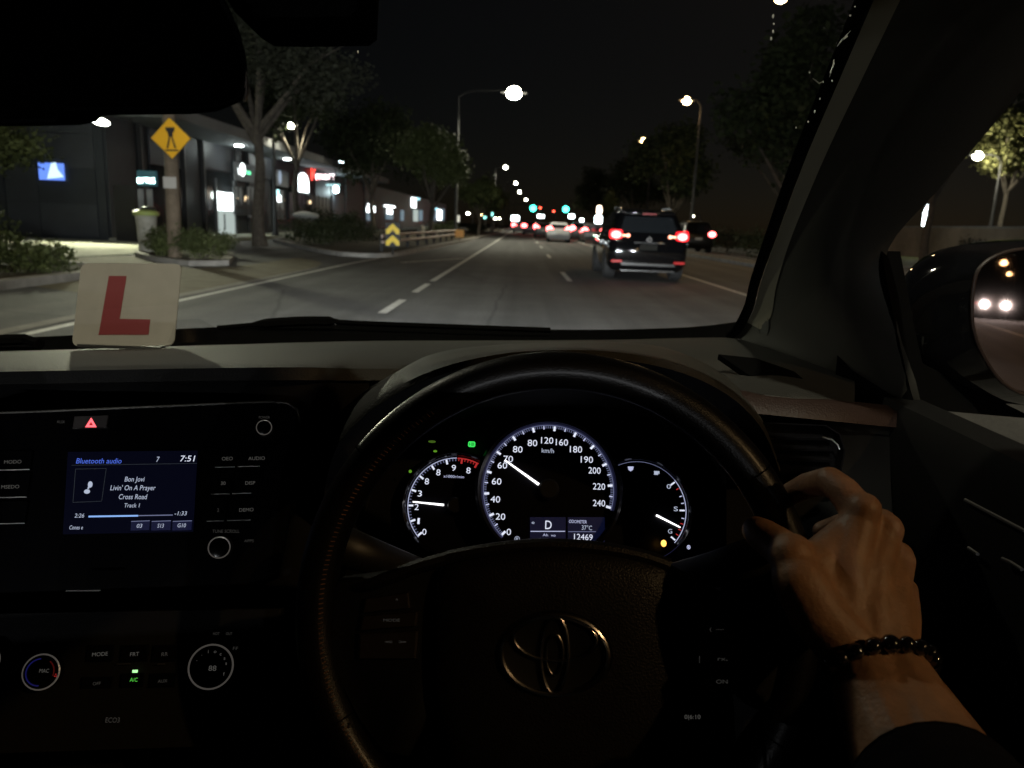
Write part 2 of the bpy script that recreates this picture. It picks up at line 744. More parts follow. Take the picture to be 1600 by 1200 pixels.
def make_tree(loc, h, crown_r, trunk_r, seed, label, leafm=None, n=1500, leaf=.22, fork=.45, crown_h=None, lean=0.0,
              group=None, name='tree', cat='tree', crown_z=None, limbs=6, sparse=False):
    rng = random.Random(seed)
    leafm = leafm or LEAF
    ch = crown_h or crown_r
    zc = crown_z or (h - ch)
    t = empty(name, loc, label, cat, group)
    L = Vector(loc)
    m = MB()
    fz = h * fork
    path, rs = [], []
    for i in range(8):
        q = i / 7
        path.append(L + Vector((lean * q * fz + .06 * sin(q * 7 + seed), .05 * cos(q * 5 + seed), q * fz - .05)))
        rs.append(trunk_r * (1.35 - .35 * min(1, q * 5)) * (1 - .35 * q))
    m.tube(path, rs, BARK, 9)
    top = path[-1]
    tips = []
    for i in range(limbs):
        w = 2 * pi * i / limbs + rng.uniform(-.4, .4)
        rr = crown_r * rng.uniform(.45, .8)
        e = L + Vector((cos(w) * rr, sin(w) * rr, zc + ch * rng.uniform(-.2, .6)))
        mid = top.lerp(e, .5) + Vector((rng.uniform(-.2, .2), rng.uniform(-.2, .2), rng.uniform(0, .4))) * crown_r * .4
        st = top - Vector((0, 0, rng.uniform(0, .12) * fz))
        m.tube(smoothpx([tuple(st), tuple(mid), tuple(e)], 7), [trunk_r * .55 * (1 - .85 * k / 6) for k in range(7)], BARK, 6)
        tips.append((mid, e))
        for _ in range(2):
            e2 = e + Vector((rng.uniform(-1, 1), rng.uniform(-1, 1), rng.uniform(-.2, .7))) * crown_r * .4
            m.tube([mid.lerp(e, .6), e2], [trunk_r * .2, trunk_r * .04], BARK, 5)
    m.build('trunk', t)
    blobs = []
    for mid, e in tips:
        for _ in range(3):
            o = mid.lerp(e, rng.uniform(.4, 1.15)) + Vector((rng.uniform(-1, 1), rng.uniform(-1, 1), rng.uniform(-.6, .8))) * crown_r * .3
            r = crown_r * rng.uniform(.2, .38) * (.8 if sparse else 1)
            blobs.append((o.x, o.y, o.z, r, r, r * rng.uniform(.6, .9) * ch / crown_r))
    if not sparse:
        for _ in range(4):
            r = crown_r * rng.uniform(.3, .45)
            blobs.append((L.x + rng.uniform(-.3, .3) * crown_r, L.y + rng.uniform(-.3, .3) * crown_r,
                          L.z + zc + rng.uniform(-.3, .5) * ch, r, r, r * ch / crown_r))
    m = MB()
    leaf_cards(m, blobs, n, leaf, leafm, rng)
    m.build('crown', t, smooth=False)
    return t


def make_shrub(loc, r, h, seed, label, n=350, leaf=.09, leafm=None, group=None, name='shrub', ry=None):
    rng = random.Random(seed)
    t = empty(name, loc, label, 'shrub' if name == 'shrub' else 'hedge', group)
    m = MB()
    for i in range(6):
        w = rng.uniform(0, 6.28)
        m.tube([Vector(loc) + Vector((cos(w) * .05, sin(w) * .05, 0)),
                Vector(loc) + Vector((cos(w) * r * .6, sin(w) * r * .6, h * .7))], [.02, .006], BARK, 5)
    m.build('stem', t)
    m = MB()
    ry = ry or r
    bl = []
    k = max(5, int(ry / r * 5))
    for i in range(k):
        rr = r * rng.uniform(.4, .62)
        bl.append((loc[0] + rng.uniform(-.5, .5) * r, loc[1] + (rng.uniform(-.5, .5) if ry == r else (i / (k - 1) - .5) * 1.7) * ry,
                   loc[2] + h * rng.uniform(.35, .62), rr, rr * (1 if ry == r else 1.3), h * rng.uniform(.35, .45)))
    leaf_cards(m, bl, n, leaf, leafm or LEAF, rng)
    m.build('foliage', t, smooth=False)
    return t


make_tree((-9.3, 27.8, .1), 9.4, 3.7, .22, 3, 'tall bare-limbed tree standing before the lit shops, beside the shopfront path',
          LEAFG, 5200, .20, .42, crown_h=2.6, crown_z=6.3, limbs=8)
make_tree((-9.15, 13.0, .1), 2.9, 1.15, .07, 5, 'small leafy tree at the far left edge, above the hedge', LEAF, 2000, .11, .55, crown_h=.75, crown_z=2.0)
make_tree((-5.6, 49, .1), 7.4, 2.6, .16, 8, 'rounded green tree behind the guardrail, largest left of the far street lights', LEAF, 6500, .26, .28,
          crown_h=2.6, crown_z=4.7)
make_tree((-3.9, 72, .1), 5.6, 2.2, .14, 9, 'green tree next beyond the rounded tree behind the guardrail', LEAF, 3200, .28, .26, crown_h=1.9, crown_z=3.7)
make_tree((-3.6, 97, .1), 5.4, 2.1, .14, 10, 'small green kerbside tree farthest along the left side', LEAF, 2000, .3, .26, crown_h=1.9, crown_z=3.5)
make_tree((-10.5, 55, .1), 9.5, 3.8, .2, 12, 'dark tree over the hedge, just right of the red shop sign', LEAFD, 3000, .34, .3, crown_h=3.8)
make_tree((-11.5, 40, .1), 9.0, 2.6, .16, 13, 'dark thin tree between the shop tree trunk and the red sign', LEAFD, 2200, .26, .4, crown_h=2.6)
make_tree((-9.0, 78, .1), 9.5, 3.6, .2, 14, 'dark tree in front of the distant lit shop windows', LEAFD, 1300, .3, .32, crown_h=3.6)
for i, (x, y, h, r, lm, lab) in enumerate([
        (13.5, 40, 11, 4.0, LEAFD, 'dark tree rising directly behind the black car'),
        (18.5, 36, 12, 4.3, LEAFD, 'dark broad tree right of the black car near the windscreen edge'),
        (11.8, 62, 9.5, 3.2, LEAFD, 'dark tree between the black car roof and the far orange lamp'),
        (20.5, 62, 14, 5.0, LEAFD, 'tallest dark tree among those across the median'),
        (13.5, 95, 10, 3.6, LEAFD, 'distant dark tree behind the illuminated pole sign'),
        (24.5, 30, 11, 4.0, LEAFD, 'dark tree hidden mostly by the windscreen pillar'),
        (12.8, 130, 11, 4.5, LEAFD, 'farthest dark tree on the right of the road')]):
    make_tree((x, y, .02), h, r, .2, 20 + i, lab, lm, 3200, .42, .26, crown_h=r * 1.1, group='trees across the median')
make_tree((9.3, 84, .1), 5.4, 1.1, .1, 31, 'narrow conical tree lit green beside the illuminated pole sign', LEAF, 1100, .22, .2, crown_h=2.3)
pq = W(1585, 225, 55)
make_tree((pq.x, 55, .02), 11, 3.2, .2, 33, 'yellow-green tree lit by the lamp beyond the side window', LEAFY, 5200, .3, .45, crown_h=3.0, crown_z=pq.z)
make_tree((41, 57, .02), 12, 4.0, .2, 34, 'second lit tree beyond the side window, farther right', LEAF, 1500, .3, .45, crown_h=3.2)

# hedges and shrubs
make_shrub((-9.0, 12.2, .1), 1.25, 1.3, 41, 'tall bush at the left edge behind the kerb', 1500, .10)
make_shrub((-8.6, 9.6, .1), 1.2, 1.0, 42, 'dark bush nearest the camera on the left verge', 1200, .10, LEAFD)
make_shrub((-8.1, 12.9, .1), .75, .55, 43, 'low spreading bush at the verge corner left of the learner plate', 700, .08)
make_shrub((-9.3, 14.3, .1), .8, .55, 44, 'low bush behind the verge corner', 500, .08)
make_shrub((-7.6, 18.6, .1), .75, .72, 45, 'bush at the foot of the timber sign pole, on its right', 650, .08)
make_shrub((-8.7, 18.9, .1), .55, .55, 46, 'bush at the foot of the timber sign pole, on its left', 550, .08)
make_shrub((-7.9, 20.6, .1), .6, .55, 47, 'round bush at the right end of the small kerbed bed', 450, .08)
make_shrub((-9.3, 20.4, .1), .5, .7, 48, 'bush beside the bin in the small kerbed bed', 400, .08)
make_shrub((-7.9, 34, .1), 1.1, .9, 51, 'long dark hedge along the bed behind the chevron sign', 1500, .12, LEAFD, name='hedge', ry=7)
make_shrub((-10.9, 46, .1), 1.1, 1.5, 52, 'taller dark hedge below the red shop sign', 1500, .14, LEAFD, name='hedge', ry=7)
make_shrub((-6.0, 62, .1), 1.0, 1.1, 53, 'dark hedge past the end of the guardrail', 1100, .14, LEAFD, name='hedge', ry=9)
make_shrub((-5.0, 88, .1), 1.0, 1.0, 54, 'farthest hedge on the left kerb below the distant trees', 900, .16, LEAFD, name='hedge', ry=12)
make_shrub((11.8, 45, .05), 1.0, 1.5, 55, 'long dark hedge across the median, right of the black car', 1700, .16, LEAFD, name='hedge', ry=18)
make_shrub((27, 47, .02), .8, 1.6, 56, 'grey shrub before the long wall beyond the side window', 500, .14, LEAFG)
make_shrub((29.5, 43, .02), .9, 2.0, 57, 'bushy shrub at the right end of the long wall', 600, .14, LEAFG)


# ------------------------------------------------------------------ street lamps
def street_lamp(x, y, h, arm, side, label, warm=False, big=1.0, power=2500, group=None, pole_r=.09):
    """lamp head at (x,y,h); pole stands at x - side*arm"""
    L = (x - side * arm, y, 0)
    t = empty('street_lamp', L, label, 'street lamp', group)
    m = MB()
    m.lathe([(pole_r * 1.8, 0), (pole_r * 1.8, .3), (pole_r * 1.2, .4), (pole_r, h * .5), (pole_r * .7, h - .35)], STEEL,
            Frame(L, (1, 0, 0), (0, 1, 0)), 10)
    m.build('pole', t)
    m = MB()
    m.tube(smoothpx([(L[0], y, h - .4), (L[0] + side * arm * .25, y, h + .02), (x - side * .3, y, h + .12)], 8),
           [.05] * 7 + [.04], STEEL, 8)
    m.build('arm', t)
    F = Frame((x, y, h), (1, 0, 0), (0, 1, 0))
    m = MB()
    m.dome(rrect(-.45 * big, -.17 * big, .45 * big, .17 * big, .15 * big), [(1, .0), (1.02, .06), (.85, .14), (.5, .18)], DARKM, F)
    m.build('lamp_head', t)
    m = MB()
    col = (1, .62, .28) if warm else (1.0, .94, .73)
    m.sphere((0, 0, -.02), (.27 * big, .22 * big, .22 * big), glow('lamp_lens_warm' if warm else 'lamp_lens', col, 45 if warm else 60), 12, 8, F)  # big swells the lens: lamp glare put into its size
    m.build('lens', t)
    if power and 'curved-arm' in label:      # an open bowl that also lights the tree round it
        light('POINT', 'lamp_light', (x, y - .5, h - .35 * big), power, col, .12, parent=t)
    elif power:
        light('SPOT', 'lamp_light', (x, y, h - .35 * big), power, col, .12, spot=155, blend=.35, to=(x, y, 0), parent=t)
    return t


for px, py, Y, arm, big, pw, lab in [
        (803, 145, 54.5, 3.7, 1.95, 5200, 'largest and nearest street lamp, high over the road ahead on a pole at the left'),
        (790, 261, 127, 1.6, 1.2, 5000, 'second street lamp along the left kerb, just below the largest one'),
        (806, 286, 174, 2.4, 1.3, 0, 'third street lamp along the left kerb'),
        (812, 300, 223, 3, 1.5, 0, 'fourth street lamp along the left kerb'),
        (822, 312, 300, 4.2, 1.7, 0, 'farthest street lamp above the traffic lights')]:
    p = W(px, py, Y)
    street_lamp(p.x, Y, p.z, arm, 1, lab, False, big, pw, 'street lamps along the left kerb')
for px, py, Y, arm, big, pw, lab in [
        (1073, 157, 55, 1.0, 1.15, 220, 'orange street lamp high above the black car'),
        (1005, 220, 81, .9, 1.35, 150, 'orange street lamp between the black car and the large lamp'),
        (931, 287, 166, 1.0, 1.7, 0, 'small orange street lamp low and far on the right side'),
        (1220, -4, 29, 3.4, .8, 900, 'orange street lamp at the top edge of the windscreen')]:
    p = W(px, py, Y)
    street_lamp(p.x, Y, p.z, arm, -1, lab, True, big, pw, 'orange street lamps across the median')
street_lamp(12.6, -130, 7.0, 1.0, -1, 'higher of the two small orange lamps seen in the door mirror', True, 1.8, 0, 'orange street lamps across the median')
street_lamp(18.2, -178, 7.0, 1.0, -1, 'lower of the two small orange lamps seen in the door mirror', True, 1.8, 0, 'orange street lamps across the median')
# lamps of the same rows, and one added, beside and behind the camera (they light the cabin and show in the mirrors)
street_lamp(-.45, -5.6, 10.5, 4.3, 1, 'street lamp almost overhead beside the windscreen', False, 1, 3400, 'street lamps along the left kerb')
street_lamp(-6.2, 8.4, 9.0, .8, 1, 'unseen street lamp added on the left verge to light the pillar and dash', False, 1, 480, 'street lamps along the left kerb')  # added lamp out of view, lights the pillar edge and dash
street_lamp(10.0, -7, 9.0, 1.3, -1, 'orange street lamp beside the side window', True, 1, 1250, 'orange street lamps across the median')
street_lamp(8.6, -34, 9.0, 1.0, -1, 'nearer orange street lamp reflected in the door mirror', True, 1, 2500, 'orange street lamps across the median')
street_lamp(8.8, -58, 9.0, 1.0, -1, 'farther orange street lamp reflected in the door mirror', True, 1, 1250, 'orange street lamps across the median')
street_lamp(-4.6, -42, 9.0, 1.0, 1, 'street lamp behind the camera on the left kerb', False, 1, 2500, 'street lamps along the left kerb')
# footpath lamp behind the big tree and lamp beyond the side window
pq = W(455, 195, 40)
street_lamp(pq.x, 40, pq.z, .9, 1, 'short white lamp right of the big tree trunk, above the shop roof', False, .75, 450)
pq = W(1528, 243, 53)
street_lamp(pq.x, 53, pq.z, 1.6, -1, 'curved-arm lamp among trees seen through the side window', False, 1.2, 1500)
for px, py, Y, big, lab in [(731, 333, 120, .8, 'small white lamp low at the left end of the distant kerb lights'),
                            (774, 341, 150, .8, 'pair lamp, left one, low below the far trees'),
                            (780, 341, 155, .8, 'pair lamp, right one, low below the far trees'),
                            (752, 336, 140, 1.0, 'orange-tinted low lamp between the distant kerb lights'),
                            (1082, 337, 70, .45, 'tiny white lamp right of the black car')]:
    p = W(px, py, Y)
    street_lamp(p.x, Y, p.z, .8, -1, lab, px == 752, big, 0)

# ------------------------------------------------------------------ shop building on the left
CLAD = mat('dark_cladding', (.022, .026, .031), .55, var=(.8, .25), spec=.4)
CLAD2 = mat('dark_cladding_light', (.036, .040, .047), .5, var=(.8, .2), spec=.4)
FASC = mat('grey_fascia', (.15, .155, .16), .6, var=(1, .15))
SOFF = mat('soffit', (.13, .14, .15), .8)
SHOPG = mat('shop_glass', (.02, .022, .025), .08, spec=.6)
INTR = mat('shop_interior', (.12, .12, .12), .8, emit=(.55, .62, .66), es=.045)
WHITE_G = glow('shop_white_light', (.92, .98, 1.0), 5.0)
WHITE_S = glow('shop_soft_light', (.80, .92, .88), .55)
TEAL_G = glow('sign_teal', (.35, 1.0, .9), 3.5)
CYAN_S = glow('sign_cyan', (.55, .95, 1.0), 2.2)
BLUE_G = glow('screen_blue', (.14, .28, 1.0), 1.3)
BLUE_L = glow('screen_pale', (.6, .8, 1.0), 1.6)
RED_G = glow('sign_red', (1.0, .06, .04), 4.0)
GREEN_G = glow('sign_green', (.15, 1.0, .45), 2.0)
WARM_G = glow('warm_pendant', (1.0, .72, .42), 2.2)


def shop_a():
    t = empty('shop_building', (-15, 28.3, 0), 'long low dark clad shop building with a grey canopy and lit shopfronts on the left',
              'building')
    m = MB()
    m.box((-27.5, 52, 2.6), (25, 47.4, 5.2), CLAD)
    m.build('wall', t, smooth=False)
    # panels of the end wall facing the camera
    m = MB()
    Fe = Frame((-15, 28.3, 0), (1, 0, 0), (0, 0, 1))
    rng = random.Random(2)
    x = -25.0
    k = 0
    while x < -.35:
        w = (1.75, 1.2, 2.1, 1.5)[k % 4]
        w = min(w, -.3 - x)
        for z0, z1 in ((.15, 1.28), (1.31, 2.5), (2.53, 3.7), (3.73, 5.15)):
            m.box((x + w / 2, (z0 + z1) / 2, .03), (w - .035, z1 - z0, .05 + .012 * ((k * 7 + int(z0)) % 3)),
                  CLAD2 if (k * 3 + int(z0 * 2)) % 4 else CLAD, Fe)
        x += w
        k += 1
    m.build('cladding_panel', t, smooth=False)
    # facade along the road (x=-15), frame u = +Y
    F = Frame((-15, 28.3, 0), (0, 1, 0), (0, 0, 1))  # n = +x
    m = MB()
    for a0, a1, z0, z1, mm in [(.1, 2.2, .1, 5.1, CLAD), (3.4, 6.2, 3.0, 4.3, CLAD2), (3.4, 6.2, .1, 2.95, SHOPG), (8.9, 12.5, 3.2, 4.4, CLAD2),
                               (9.0, 12.4, .1, 3.1, SHOPG), (14.9, 18.7, 3.2, 4.4, CLAD2), (19.3, 23.5, .1, 3.0, SHOPG),
                               (19.3, 23.5, 3.1, 4.4, CLAD2), (24, 28, .1, 4.4, CLAD2), (28.4, 33, 1, 4.4, CLAD), (33.4, 38, .1, 3.0, CLAD2),
                               (38.4, 46, .1, 3.6, CLAD)]:
        m.box(((a0 + a1) / 2, (z0 + z1) / 2, .04), (a1 - a0, z1 - z0, .07), mm, F)
    for a in (2.6, 6.5, 8.6, 12.7, 14.6, 19.0, 23.8, 28.2, 33.2, 38.2, 46):
        m.box((a, 2.2, .08), (.16, 4.4, .16), DARKM, F)
    m.build('shopfront', t, smooth=False)
    # canopy
    m = MB()
    m.box((-13.9, 51.5, 4.66), (2.5, 46, .42), FASC)
    m.build('canopy', t, smooth=False)
    m = MB()
    m.box((-13.9, 51.5, 4.43), (2.3, 45.8, .02), SOFF)
    m.build('soffit', t, smooth=False)
    # downlights under canopy
    for px, py in ((374, 246), (449, 263)):
        # on plane z=4.4
        r = ray(px, py)
        p = EYE + r * ((4.40 - EYE.z) / r.z)
        x = -13.9
        yy = p.y * (x / p.x)
        m = MB()
        m.lathe([(.2, -.05), (.2, .0)], glow('downlight', (.95, 1, .97), 30), Frame((x, yy, 4.41), (1, 0, 0), (0, 1, 0)), 16)
        d = m.build('downlight', t)
        light('POINT', 'downlight_lamp', (x, yy, 4.2), 30, (.88, 1, .96), .12, parent=t)
    # lit doorway
    m = MB()
    a0, b0 = F.px(337, 368)
    a1, b1 = F.px(362, 302)
    m.box(((a0 + a1) / 2, (1.28 + b1) / 2, .1), (a1 - a0, b1 - 1.28, .04), WHITE_G, F)
    d = m.build('lit_doorway', t, smooth=False)
    m = MB()
    m.box(((a0 + a1) / 2, .70, .1), (a1 - a0, 1.14, .03), WHITE_S, F)
    m.box(((a0 + a1) / 2 - .25, .72, .125), (.14, .8, .02), CLAD, F)
    m.build('door_panel', t, smooth=False)
    m = MB()
    for aa in (a0 - .06, a1 + .06):
        m.box((aa, 1.4, .12), (.09, 2.8, .08), FASC, F)
    m.build('door_frame', t, smooth=False)
    m = MB()
    m.prism([(.0, .0), (.09, .3), (.18, 0), (.1, -.2)], CLAD, Frame(F.pt((a0 + a1) / 2 - .1, 1.75, .125), F.u, F.v), 0, .02)
    m.build('poster_mark', t)
    light('POINT', 'doorway_spill', F.pt((a0 + a1) / 2, 2.0, .5), 45, (.85, 1, .95), .25, parent=t)
    # shop signs
    def sign(nm, quads, lab=None):
        m = MB()
        for px0, py0, px1, py1, mm in quads:
            A, B = F.px(px0, py0, .2), F.px(px1, py1, .2)
            m.box(((A[0] + B[0]) / 2, (A[1] + B[1]) / 2, .17), (abs(B[0] - A[0]), abs(B[1] - A[1]), .06), mm, F)
        return m.build(nm, t, smooth=False, label=lab)
    sign('sign_panel', [(366, 252, 397, 286, INTR)])
    sign('sign_panel', [(427, 264, 451, 293, INTR)])
    sign('window', [(365, 291, 379, 335, INTR), (388, 291, 398, 340, INTR), (430, 296, 444, 343, INTR),
                    (452, 300, 478, 342, mat('dim_window', (.05, .04, .05), .6, emit=(.5, .4, .5), es=.02)),
                    (486, 305, 515, 345, mat('dim_window2', (.05, .045, .04), .6, emit=(.6, .52, .4), es=.022))])
    for (x0, y0, x1, y1, n_) in ((365, 291, 398, 337, 5), (430, 296, 444, 343, 2), (452, 300, 478, 342, 4), (486, 305, 515, 345, 5)):
        A, B = F.px(x0, y0, .2), F.px(x1, y1, .2)
        m = MB()
        for k in range(n_ + 1):
            a_ = A[0] + (B[0] - A[0]) * k / n_
            m.box((a_, (A[1] + B[1]) / 2, .215), (.07, abs(B[1] - A[1]), .05), DARKM, F)
        m.box(((A[0] + B[0]) / 2, B[1] + (A[1] - B[1]) * .3, .215), (abs(B[0] - A[0]), .06, .04), DARKM, F)
        for k in range(n_ * 2):
            a_ = A[0] + (B[0] - A[0]) * (k + .5) / (n_ * 2)
            hh = .5 + .5 * ((k * 37) % 10) / 10
            m.box((a_, B[1] + hh / 2, .205), (abs(B[0] - A[0]) / n_ * .35, hh, .03), CLAD, F)
        m.build('window_frame', t, smooth=False)
    m = MB()
    m.ptext('W', F, 375, 268, 11, WHITE_G, .23, wpx=7)
    A = F.px(388, 270, .2)
    m.box((A[0], A[1], .22), (.55, .16, .04), GREEN_G, F)
    A = F.px(378, 265, .2)
    m.sphere((A[0], A[1], .24), (.4, .34, .05), WHITE_G, 12, 6, F)
    m.build('lit_sign', t, label='white and green lit shop sign')
    m = MB()
    A = F.px(437, 277, .2)
    m.sphere((A[0], A[1], .22), (.32, .42, .03), mat('sign_blue_white', (.1, .1, .1), .5, emit=(.6, .75, 1), es=.5), 14, 6, F)
    m.build('lit_sign', t)
    # arched lit window
    m = MB()
    a0, b0 = F.px(465, 299, .1)
    a1, b1 = F.px(481, 272, .1)
    arch = [(a0, b0), (a1, b0)] + [((a0 + a1) / 2 + (a1 - a0) / 2 * cos(w), b0 + (b1 - b0) * (.45 + .55 * sin(w)))
                                   for w in [i * pi / 12 for i in range(13)]]
    m.prism(arch, WHITE_G, F, .1, .16)
    m.build('arched_window', t, label='glowing white arched sign')
    m = MB()
    A = F.px(434, 301, .2); m.box((A[0], A[1], .2), (.5, .35, .05), CYAN_S, F)
    A = F.px(436, 310, .2); m.box((A[0], A[1], .2), (.7, .42, .05), WHITE_G, F)
    m.build('small_lit_sign', t)
    m = MB()
    for px, py, s_ in ((372, 311, .16), (386, 309, .14), (383, 313, .1), (486, 316, .2), (444, 312, .12)):
        A = F.px(px, py, .2)
        m.sphere((A[0], A[1], .16), (s_ * 1.6, s_ * .7, .05), WARM_G, 10, 6, F)
    m.build('pendant_lamp', t)
    m = MB()
    A = F.px(374, 325, .2)
    m.sphere((A[0], A[1], .16), (.3, .34, .03), mat('red_poster', (.5, .04, .03), .6), 12, 6, F)
    m.build('poster', t)
    # red sign and teal line
    m = MB()
    m.ptext('K', F, 491.5, 271, 21, RED_G, .24, wpx=10)
    m.ptext('mart', F, 509, 274, 12, mat('sign_pink_white', (.1, .1, .1), .5, emit=(1, .75, .8), es=6), .26, wpx=27)
    m.build('red_sign', t, label='glowing red and white shop sign')
    m = MB()
    m.ptext('express', F, 521, 288, 4.5, CYAN_S, .24, wpx=20)
    m.build('cyan_sign', t)
    # wall lamps at the end of the building
    m = MB()
    for px, py in ((533, 255), (525, 296)):
        A = F.px(px, py, .3)
        m.sphere((A[0], A[1], .3), (.38, .3, .2), glow('wall_lamp', (.75, .95, 1), 22), 10, 6, F)
        light('POINT', 'wall_lamp_light', F.pt(A[0], A[1] - .3, .6), 70, (.75, .95, 1), .15, parent=t)
    m.build('wall_lamp', t)
    # end wall: blue screen, optician style sign and door
    m = MB()
    for px0, py0, px1, py1, mm, c in ((60, 254, 101, 282, BLUE_G, .12),):
        A, B = Fe.px(px0, py0, c), Fe.px(px1, py1, c)
        m.box(((A[0] + B[0]) / 2, (A[1] + B[1]) / 2, c), (abs(B[0] - A[0]), abs(B[1] - A[1]), .06), mm, Fe)
    m.build('wall_screen', t, smooth=False, label='bright blue wall screen')
    m = MB()
    A = Fe.px(86, 267, .15)
    m.flat([(A[0] - .3, A[1] - .28), (A[0] + .3, A[1] - .2), (A[0] + .1, A[1] + .05), (A[0] + .05, A[1] + .3), (A[0] - .12, A[1] + .25)], BLUE_L, Fe, .157)
    m.build('screen_image', t)
    m = MB()
    A, B = Fe.px(183, 375, .06), Fe.px(212, 290, .06)
    m.box(((A[0] + B[0]) / 2, B[1] / 2, .08), (abs(B[0] - A[0]), B[1], .06), mat('black_doorway', (.008, .008, .009), .5), Fe)
    m.build('door', t, smooth=False)
    m = MB()
    A, B = Fe.px(213, 266, .2), Fe.px(243, 291, .2)
    m.box(((A[0] + B[0]) / 2, (A[1] + B[1]) / 2, .1), (abs(B[0] - A[0]), abs(B[1] - A[1]), .16),
          mat('sign_box_dark', (.02, .04, .05), .5, emit=(.1, .5, .6), es=.10), Fe)
    m.ptext('OPTUS', Fe, 228, 282, 8.5, glow('sign_cyan_hot', (.6, 1.0, 1.0), 16), .19, wpx=28)
    m.build('cyan_shop_sign', t, label='lit cyan lettered shop sign above the door')
    m = MB()
    for x0, x1 in ((215, 226), (229, 240)):
        A, B = Fe.px(x0, 295, .1), Fe.px(x1, 335, .1)
        m.box(((A[0] + B[0]) / 2, (A[1] + B[1]) / 2, .1), (abs(B[0] - A[0]), abs(B[1] - A[1]), .03), INTR, Fe)
    m.build('door_glass', t, smooth=False)
    # flood lamp above the forecourt
    p = W(157, 190, 26.2)
    m = MB()
    m.tube([(p.x, 28.3, p.z + .35), (p.x, 26.9, p.z + .3), (p.x, 26.4, p.z + .1)], .035, DARKM, 8)
    m.build('flood_lamp_arm', t)
    m = MB()
    F2 = Frame((p.x, 26.2, p.z), (1, 0, -.25), (0, 1, .2))
    m.sphere((0, 0, 0), (.30, .2, .1), glow('flood_lens', (1, 1, .86), 40), 12, 6, F2)
    m.build('flood_lamp', t, label='bright white flood lamp over the forecourt')
    light('SPOT', 'flood_light', (p.x, 26.1, p.z - .15), 4200, (1, 1, .72), .12, spot=120, to=(p.x - .5, 20.5, 0), parent=t)
    return t


shop_a()


def far_shops():
    t = empty('shop_building', (-17, 84, 0), 'distant row of shops with glowing windows behind the dark hedge', 'building')
    m = MB()
    m.box((-24, 130, 2.4), (14, 92, 4.8), CLAD)
    m.build('wall', t, smooth=False)
    F = Frame((-17, 84, 0), (0, 1, 0), (0, 0, 1))
    cy = glow('window_cyan', (.45, .85, 1.0), 1.6)
    cy2 = mat('window_dim_cyan', (.05, .06, .07), .5, emit=(.35, .55, .7), es=.35)
    for lst in ([(567, 322, 577, 332, WHITE_G), (580, 322, 586, 332, WHITE_G), (575, 318, 580, 322, WHITE_G), (568, 333, 585, 345, cy2)],
                [(601, 320, 617, 325, WHITE_G), (605, 326, 613, 335, WHITE_G), (603, 335, 614, 343, cy2)],
                [(626, 328, 631, 345, cy2)],
                [(643, 308, 650, 325, WHITE_G), (650, 308, 656, 313, cy), (646, 327, 653, 346, WHITE_S), (655, 328, 660, 345, cy2)],
                [(678, 324, 684, 329, cy), (683, 327, 690, 344, WHITE_G), (677, 330, 682, 345, cy2), (691, 326, 694, 345, cy2)],
                [(713, 336, 718, 347, mat('window_cream', (.1, .1, .1), .5, emit=(1, .95, .8), es=.8))]):
        m = MB()
        for x0, y0, x1, y1, mm in lst:
            A, B = F.px(x0, y0, .1), F.px(x1, y1, .1)
            m.box(((A[0] + B[0]) / 2, (A[1] + B[1]) / 2, .1), (abs(B[0] - A[0]), abs(B[1] - A[1]), .06), mm, F)
        m.build('window', t, smooth=False)
    # near gable with two lamps
    m = MB()
    for px, py, mm in ((537, 318, WHITE_G), (537, 327, WHITE_S), (545, 322, cy)):
        A = F.px(px, py, .2)
        m.sphere((A[0], A[1], .2), (.4, .3, .1), mm, 10, 6, F)
    m.build('wall_lamp', t)
    return t


far_shops()

# buildings and wall on the right
m = MB()
WARMW = mat('rendered_wall', (.22, .17, .12), .9, var=(.6, .3), spec=.2)
m.box((29, 45, 1.05), (.3, 90, 2.1), WARMW)
m.box((29, 45, 2.14), (.42, 90, .1), KERB)
tag(m.build('boundary_wall', smooth=False), 'long pale rendered wall beyond the side window', 'wall')


def pole_sign(name, label, px, pyc, Y, wpx, hpx, m_face, cap=None):
    p = W(px, pyc, Y)
    k = Y / FPX
    t = empty(name, (p.x, Y, 0), label, 'sign')
    m = MB()
    m.tube([(p.x, Y + .1, 0), (p.x, Y + .1, p.z + hpx * k / 2)], .08, STEEL, 8)
    m.build('pole', t)
    m = MB()
    F = Frame((p.x, Y, p.z), (1, 0, 0), (0, 0, 1))
    m.dome(rrect(-wpx * k / 2, -hpx * k / 2, wpx * k / 2, hpx * k / 2, min(wpx, hpx) * k * .2), [(1, -.1), (1, .04), (.96, .06)], m_face, F)
    m.build('lit_panel', t)
    if cap:
        m = MB()
        w2 = wpx * k / 2
        b = hpx * k / 2
        m.prism([(-w2, b + .05), (w2, b + .05), (w2 * .6, b + .5), (w2 * .2, b + .65)], m_face, F, -.08, .06)
        m.build('lit_cap', t)
    return t


